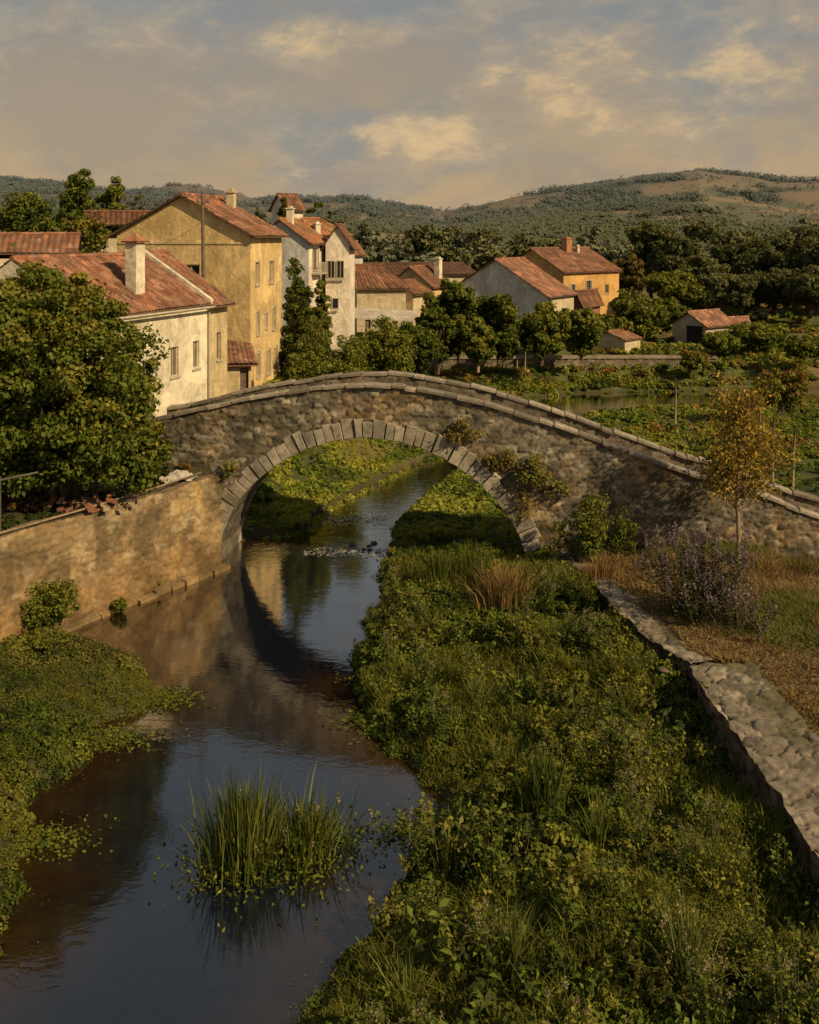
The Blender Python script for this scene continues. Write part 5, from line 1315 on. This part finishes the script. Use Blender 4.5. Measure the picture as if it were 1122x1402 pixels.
# weeds rising everywhere from the right bank: copies of five plants
r5 = random.Random(31); pr5 = []
for k in range(5):
    weed('bank_plant', 'leafy upright weed rising from the dense growth of the right bank', (0, 0, 0), 13, [.8, 1.0, .65, 1.15, .75][k], [.4, .35, .55, .3, .6][k], 1200 + k, [G_OLIVE, G_MID + G_OLIVE, G_YEL + G_OLIVE, G_MID, G_DARK + G_MID][k], PNK if k == 3 else None, 'plant', [.10, .08, .13, .07, .15][k], 34, 14)
    pr5.append([q for q in bpy.data.objects if q.name.startswith('bank_plant') and q.type == 'EMPTY' and q.get('group') is None][-1]); pr5[-1]['group'] = 'upright weeds of the right bank'
used5 = [False] * 5; cnt = 0
while cnt < 85:
    x, y = r5.uniform(-1.6, 6.5), 13.6 + 19 * r5.random() ** 1.2
    if not rb_test(np.array([x]), np.array([y]))[0]: continue
    k = r5.randrange(5); o = pr5[k] if not used5[k] else copy_tree(pr5[k]); used5[k] = True
    o.location = (x, y, float(max(terrain(np.array([x]), np.array([y]))[0], 0)) + float(mound(np.array([x]), np.array([y]), 501, 1.0)[0]) * .35); s_ = r5.uniform(.7, 1.25); o.scale = (s_, s_, s_); o.rotation_euler = (0, 0, r5.uniform(0, 6)); cnt += 1
# bushes by the bridge and the river wall
ptree('bush', 'dark green bush growing against the right foot of the arch', 795, 672, 33.4, 74, 1.1, 4200, PALS_MID, 960, shape='bush', ls=.12, tr=.04)
ptree('bush', 'thin dark twiggy bush in shade against the bridge wall', 850, 700, 33.6, 60, 1.1, 1500, PALS_DARK, 961, shape='bush', ls=.12, tr=.03, nl=14)
ptree('bush', 'leafy bush at the foot of the river wall on the left bank', 66, 795, 30.2, 90, .3, 4200, PALS_MID, 962, shape='bush', ls=.13, tr=.04)
ptree('shrub', 'small green shrub sprouting from the footing of the river wall', 208, 792, 34.3, 28, .2, 900, PALS_MID, 963, shape='bush', ls=.11, tr=.02)
ptree('shrub', 'tiny shrub on the water line of the river wall', 162, 822, 32.5, 26, .1, 700, PALS_MID, 964, shape='bush', ls=.11, tr=.02)
ptree('bush', 'grey-brown bush in the field at the right margin', 1068, 508, 62, 74, 1.5, 5000, [G_DARK, G_OLIVE, G_RUST], 965, shape='bush', ls=.26)
ptree('bush', 'green bush on the slope below the low barn', 985, 455, 84, 60, 2.6, 4000, PALS_MID, 966, shape='bush')
ptree('bush', 'russet bush below the grey shed', 945, 480, 80, 46, 1.6, 3500, [G_DARK, G_OLIVE, G_RUST], 967, shape='bush')
ptree('bush', 'big green bush on the right hand slope', 1050, 445, 88, 90, 2.8, 6000, PALS_MID, 968, shape='bush')
ptree('bush', 'green bush at the right margin of the slope', 1105, 462, 80, 70, 2.6, 5000, PALS_LIGHT, 969, shape='bush')


def wall_plant(name, label, s, z, w, h, n, pals, seed, hang=.3):
    r = np.random.default_rng(seed); p = bpos(s, -.12, z); root = empty(name, tuple(p), 0, label, 'plant')
    k = r.integers(0, 14, n); cu = r.uniform(-1, 1, 14); cz = r.uniform(-1, 1, 14) * np.sqrt(1 - cu ** 2)
    us = cu[k] * w + r.normal(size=n) * w * .22; zs = cz[k] * h + r.normal(size=n) * h * .22; ns = -np.abs(r.normal(size=n)) * hang
    P = np.stack([BU[0] * us + BV[0] * ns, BU[1] * us + BV[1] * ns, zs], 1)
    V, Fq = leaf_arrays(P, r.normal(size=(n, 3)) * .6 + (.3, -.6, .5), r.uniform(.06, .15, n), .6, r)
    t = r.integers(0, len(pals), n); C = np.zeros((n, 3))
    for j, pl in enumerate(pals): C[t == j] = pick(pl, (t == j).sum(), r)
    mesh_np('leaves', V, Fq, C, M['leaf'], root)
    mb = MB()
    for i in range(7):
        e = P[r.integers(0, n)]; mb.tube([(0, 0.1, -h * .5), e * .5 + np.array([0, 0, -.05]), e], [.015, .01, .004], 4)
    mb.build('stems', M['bark'], root)


def s_at(x): return float(px_to_s(x))


PW = [G_OLIVE, G_MID, G_RUST]; PW2 = [G_OLIVE, G_RUST, [(.14, .10, .03)]]
wall_plant('wall_plant', 'russet creeper growing on bridge wall just above the arch ring', s_at(636), gz(592, 35.6), .50, .42, 420, PW2, 971, .12)
wall_plant('wall_plant', 'yellowish creeper on the bridge wall right of the arch ring', s_at(690), gz(628, 35.5), .55, .35, 380, PW2, 972, .12)
wall_plant('wall_plant', 'green-yellow tuft sprouting from the bridge wall beside the voussoirs', s_at(733), gz(645, 35.4), .50, .5, 620, PW, 973, .25)
wall_plant('wall_plant', 'trailing weeds low on the arch ring at the right', s_at(716), gz(690, 35.4), .35, .5, 200, PW2, 974, .12)
wall_plant('wall_plant', 'small weeds on the spandrel left of the arch', s_at(258), gz(690, 36.9), .35, .45, 240, PW, 975, .15)
wall_plant('wall_plant', 'tiny green tuft above the left voussoirs', s_at(316), gz(640, 36.8), .28, .22, 160, PW, 976, .15)
wall_plant('wall_plant', 'dark creeper patch on the bridge wall near the sapling shadow', s_at(765), gz(668, 35.2), .4, .3, 200, PW, 977, .12)

# --- the young yellow tree on the terrace
r = np.random.default_rng(404); sp_ = empty('young_tree', (10.45, 32.5, 1.15), 0, 'slender young tree with sparse yellow autumn leaves on the terrace', 'tree')
mb = MB(); LP = []
mb.tube([(0, 0, -.2), (.02, 0, 1.2), (-.03, .02, 2.6), (.04, 0, 3.6), (.0, 0, 4.7), (.10, .05, 5.7)], [.085, .072, .06, .045, .03, .012], 8)
for i in range(30):
    z0 = r.uniform(1.9, 5.2); a = r.uniform(0, 2 * PI); ln = r.uniform(.8, 1.9) * (1.35 - .13 * z0); e = np.array([math.cos(a) * ln * .75, math.sin(a) * ln * .6, z0 + ln * r.uniform(.5, 1.0)])
    b = np.array([0.0, 0, z0]); m_ = (b + e) / 2 + np.array([math.cos(a) * .1, math.sin(a) * .1, -.08]); mb.tube([b, m_, e], [.022, .014, .005], 5)
    for j in range(4):
        t = r.uniform(.3, 1); q = b + (e - b) * t; e2 = q + unit(r.normal(size=3) + (0, 0, .5)) * r.uniform(.2, .5); mb.tube([q, e2], [.008, .003], 4)
        LP.append(e2 + r.normal(size=(54, 3)) * .2)
    LP.append(e + r.normal(size=(16, 3)) * .16)
mb.build('trunk', M['palebark'], sp_, True)
LP = np.concatenate(LP); V, Fq = leaf_arrays(LP, r.normal(size=LP.shape) + (0, 0, .5), r.uniform(.07, .15, len(LP)), .6, r)
mesh_np('crown', V, Fq, pick([(0.42, 0.27, 0.045), (0.34, 0.22, 0.035), (0.17, 0.13, 0.03), (0.34, 0.23, 0.05), (0.11, .10, .025)], len(LP), r, .25), M['leaf'], sp_)

# ================================================================== SMALL THINGS
fe = empty('railing', (0, 0, 0), 0, 'rusty thin metal rail on posts above the left river wall', 'railing')
def lwp(u, n, z): return (LW0[0] + LWD[0] * u - LWN[0] * n, LW0[1] + LWD[1] * u - LWN[1] * n, z)
for u in (8.9, 12.0):
    mb = MB(); mb.tube([lwp(u, .2, 3.2), lwp(u, .2, 5.05)], .045, 7); mb.build('post', M['metal'], fe)
mb = MB(); mb.tube([lwp(7.6, .22, 4.92), lwp(9.0, .2, 4.95), lwp(12.1, .2, 5.0)], .035, 6); mb.build('rail', M['metal'], fe)
po = empty('bamboo_pole', (0, 0, 0), 0, 'long thin pole lying along the edge of the left river wall', 'pole')
mb = MB(); mb.tube([lwp(1.0, .05, 3.66), lwp(3, .0, 3.58), lwp(6, .05, 3.50), lwp(11, .02, 3.46)], [.025, .035, .04, .045], 6); mb.build('pole_shaft', M['palebark'], po, True)
# heap of broken tiles and bricks by the wall
rr = np.random.default_rng(12); hp = empty('rubble_heap', lwp(5.6, .55, 3.35), 0, 'low heap of broken reddish tiles and bricks behind the wall edge', 'rubble')
mb = MB()
for i in range(70):
    c = np.array([rr.normal() * .55, rr.normal() * .3, abs(rr.normal()) * .12]); sx_, sy_, sz_ = rr.uniform(.08, .2), rr.uniform(.05, .1), rr.uniform(.02, .05); a = rr.uniform(0, 3); t = rr.normal() * .35
    P8 = []
    for dz in (-1, 1):
        for dx, dy in ((-1, -1), (1, -1), (1, 1), (-1, 1)):
            v = np.array([dx * sx_, dy * sy_, dz * sz_]); v = np.array([v[0], v[1], v[2] + v[0] * t]); P8.append(c + np.array([v[0] * math.cos(a) - v[1] * math.sin(a), v[0] * math.sin(a) + v[1] * math.cos(a), v[2]]))
    mb.hexa(P8, np.array([(0.30, .13, .07), (.22, .10, .06), (.30, .22, .14)][rr.integers(0, 3)]) * rr.uniform(.7, 1.2))
mb.build('tile_fragments', M['tile'], hp)
# crumpled pale cloth on the wall corner
U, V = np.meshgrid(np.linspace(-1, 1, 34), np.linspace(-1, 1, 24), indexing='ij')
zz = .34 * np.exp(-(U ** 2 + V ** 2) * 1.3) + .26 * (np.abs(fbm(U * 2.2 + 5, V * 2.2, 3, 3) - .5)) * 2 - .05
PP = np.stack([U * .62 * (1 + .2 * (fbm(V * 2, U * 2, 9, 2) - .5)), V * .35, zz], -1); idx = np.arange(U.size).reshape(U.shape)
M['cloth'] = mat_vc('crumpled_cloth', .9, 5, .7, 1.1, 30, .01, color=(0.42, .37, .30))
cl = mesh_np('cloth', PP.reshape(-1, 3), np.stack([idx[:-1, :-1], idx[1:, :-1], idx[1:, 1:], idx[:-1, 1:]], -1).reshape(-1, 4), None, M['cloth'], None, smooth=True)
cl.location = lwp(1.6, .55, 3.42); cl.rotation_euler = (0, 0, .6); tag(cl, 'crumpled whitish sheet dropped on the wall corner near the arch', 'cloth')
# stakes and posts
for i, (x, yb, yt, Y, lb) in enumerate([(925, 562, 517, 62, 'pale slim post standing in the field beyond the bridge'), (1058, 625, 570, 44, 'bleached stake in the right field, the left of two'), (1086, 620, 582, 45, 'bleached stake in the right field, the right of two'),
                                        (1040, 585, 548, 50, 'leaning dry stake behind the young yellow tree'), (681, 500, 478, 79, 'garden stake under the orchard, left one'), (708, 500, 474, 79.5, 'garden stake under the orchard, middle one'), (719, 500, 470, 79.2, 'taller garden stake under the orchard, right one'), (597, 505, 486, 76, 'short fence stake beside the village bushes')]):
    X = gx(x, Y); zb = float(terrain(np.array([X]), np.array([Y]))[0]); mb = MB(); zt = max(gz(yt, Y), zb + .8); mb.tube([(0, 0, -.3), (.04, 0, (zt - zb) * .6), (.02 + .05 * (i % 3), 0, zt - zb)], [.06, .055, .045], 6)
    o = mb.build('stake', M['palebark'], None, True); o.location = (X, Y, zb); tag(o, lb, 'stake')
fe2 = empty('garden_fence', (0, 0, 0), 0, 'rough pole fence on the wall below the orchard', 'fence')
for x0 in (640, 668, 735, 756):
    mb = MB(); X = gx(x0, 80.6); mb.tube([(X, 80.7 + .16 * (X - 1.6), 2.3), (X + .05, 80.7 + .16 * (X - 1.6), 3.5)], .07, 6); mb.build('post', M['palebark'], fe2)
mb = MB(); xa, xb = gx(636, 80.6), gx(760, 80.6); mb.tube([(xa, 80.7 + .16 * (xa - 1.6), 3.2), ((xa + xb) / 2, 80.7 + .16 * ((xa + xb) / 2 - 1.6), 3.12), (xb, 80.7 + .16 * (xb - 1.6), 3.22)], .05, 6); mb.build('rail', M['palebark'], fe2)
# ================================================================== LIGHT, SKY, CAMERA
sun = bpy.data.lights.new('sun', 'SUN'); sun.energy = 5.0; sun.angle = math.radians(.6); sun.color = (1.0, 0.78, 0.46)
so = bpy.data.objects.new('sun', sun); COL.objects.link(so)
from mathutils import Vector
sdir = Vector((2.6, -2.0, 2.25)).normalized()
so.rotation_euler = sdir.to_track_quat('Z', 'Y').to_euler()
EL = math.asin(sdir.z); AZ = math.atan2(sdir.x, sdir.y)
w = bpy.data.worlds.new('World'); SC.world = w; w.use_nodes = True
nt = w.node_tree; N = nt.nodes; L = nt.links; N.clear()
sk = N.new('ShaderNodeTexSky'); sk.sky_type = 'NISHITA'; sk.sun_disc = False; sk.sun_elevation = EL; sk.sun_rotation = AZ; sk.air_density = 1.2; sk.dust_density = 3.5
bg1 = N.new('ShaderNodeBackground'); bg1.inputs[1].default_value = 0.09; 
sat = N.new('ShaderNodeHueSaturation'); sat.inputs['Saturation'].default_value = .75; L.new(sk.outputs[0], sat.inputs['Color'])
wm = mixc(nt, sat.outputs[0], (1.0, .84, .60), 1.0, 'MULTIPLY'); L.new(wm, bg1.inputs[0])
tc = N.new('ShaderNodeTexCoord'); sx = N.new('ShaderNodeSeparateXYZ'); L.new(tc.outputs['Generated'], sx.inputs[0])


def mth(op, a, b=None, clamp=False):
    n = N.new('ShaderNodeMath'); n.operation = op; n.use_clamp = clamp
    for i, v in enumerate((a, b)):
        if v is None: continue
        if isinstance(v, (int, float)): n.inputs[i].default_value = v
        else: L.new(v, n.inputs[i])
    return n.outputs[0]


zc = mth('MAXIMUM', sx.outputs[2], 0.0); dv = mth('ADD', zc, 0.55)
cu = mth('DIVIDE', sx.outputs[0], dv); cv = mth('DIVIDE', sx.outputs[1], dv)
cb = N.new('ShaderNodeCombineXYZ'); L.new(cu, cb.inputs[0]); L.new(cv, cb.inputs[1]); L.new(mth('MULTIPLY', sx.outputs[2], 2.0), cb.inputs[2])
mpp = N.new('ShaderNodeMapping'); mpp.inputs['Location'].default_value = (3.1, 1.7, 0); mpp.inputs['Rotation'].default_value = (0, 0, .6); L.new(cb.outputs[0], mpp.inputs[0])
n1 = noise_node(nt, 3.2, 10, 0.62, mpp.outputs[0], 0.1); n2 = noise_node(nt, 9.0, 10, 0.68, mpp.outputs[0], 0.1); n3 = noise_node(nt, 2.8, 4, 0.55, mpp.outputs[0])
# veil colour by height above the horizon: warm tan low, grey blue high
el_ = mth('MULTIPLY', zc, 1.0)
veil = ramp(nt, el_, [(0.0, (0.54, 0.38, 0.21)), (0.06, (0.46, 0.335, 0.20)), (0.13, (0.36, 0.285, 0.20)), (0.24, (0.25, 0.235, 0.215)), (0.33, (0.14, 0.195, 0.31)), (0.65, (0.085, 0.14, 0.27))])


def cloud(cx, cy, w, h):        # a cloud bank at a fixed bearing and height in the sky
    d = Vector(((cx - CX) / F, 1.0, (YH - cy) / F)).normalized(); a_ = math.atan2(d.x, d.y); w *= 1.25; h *= 1.3
    az = mth('SUBTRACT', mth('ARCTAN2', sx.outputs[0], sx.outputs[1]), a_); ez = mth('SUBTRACT', sx.outputs[2], d.z)
    q = mth('ADD', mth('POWER', mth('DIVIDE', az, w / F), 2.0), mth('POWER', mth('DIVIDE', ez, h / F), 2.0))
    return mth('MAXIMUM', mth('SUBTRACT', 1.0, q), 0.0)


acc = None
for c_ in ((795, 120, 150, 75), (900, 155, 90, 38), (455, 60, 95, 42), (600, 190, 120, 32), (1060, 100, 90, 34)):
    acc = cloud(*c_) if acc is None else mth('MAXIMUM', acc, cloud(*c_))
den = mth('ADD', mth('MULTIPLY', acc, 0.15), mth('ADD', mth('MULTIPLY', n2.outputs[0], .45), mth('MULTIPLY', n1.outputs[0], .55)))
body = ramp(nt, den, [(0.50, 0.0), (0.60, .30), (0.67, .80), (0.74, 1.0)])
blue = mixc(nt, veil, (0.21, 0.235, 0.25), ramp(nt, mth('ADD', n1.outputs[0], mth('MULTIPLY', zc, 0.9)), [(0.54, 0.0), (0.72, 0.85)]))
shade_ = mixc(nt, blue, (0.33, 0.265, 0.20), mth('MULTIPLY', ramp(nt, n3.outputs[0], [(0.45, 0.0), (0.62, 0.7)]), ramp(nt, zc, [(0.22, 1.0), (0.34, 0.0)])))
shd = mixc(nt, shade_, mixc(nt, (0.42, 0.33, 0.22), (0.74, 0.51, 0.26), ramp(nt, n2.outputs[0], [(0.38, 0.0), (0.60, 1.0)])), mth('MULTIPLY', body, mth('MULTIPLY', 0.85, ramp(nt, zc, [(0.22, 1.0), (0.38, 0.06)]))))
bg2 = N.new('ShaderNodeBackground'); L.new(shd, bg2.inputs[0]); bg2.inputs[1].default_value = 1.1
mx = N.new('ShaderNodeMixShader'); mx.inputs[0].default_value = 0.86
L.new(bg1.outputs[0], mx.inputs[1]); L.new(bg2.outputs[0], mx.inputs[2])
o = N.new('ShaderNodeOutputWorld'); L.new(mx.outputs[0], o.inputs[0])

cam = bpy.data.cameras.new('camera'); co = bpy.data.objects.new('camera', cam); COL.objects.link(co); SC.camera = co
cam.sensor_fit = 'HORIZONTAL'; cam.sensor_width = 36; cam.lens = 36 * F / 1122; cam.shift_y = -(701 - YH) / 1122.0
cam.clip_start = .1; cam.clip_end = 20000
co.location = (0, 0, HC); co.rotation_euler = (PI / 2, 0, 0)
SC.view_settings.view_transform = 'Standard'; SC.view_settings.look = 'None'; SC.view_settings.exposure = 0; SC.view_settings.gamma = 1
SC.render.engine = 'CYCLES'
SC.cycles.max_bounces = 5; SC.cycles.diffuse_bounces = 2; SC.cycles.glossy_bounces = 3; SC.cycles.transmission_bounces = 2; SC.cycles.caustics_reflective = False; SC.cycles.caustics_refractive = False
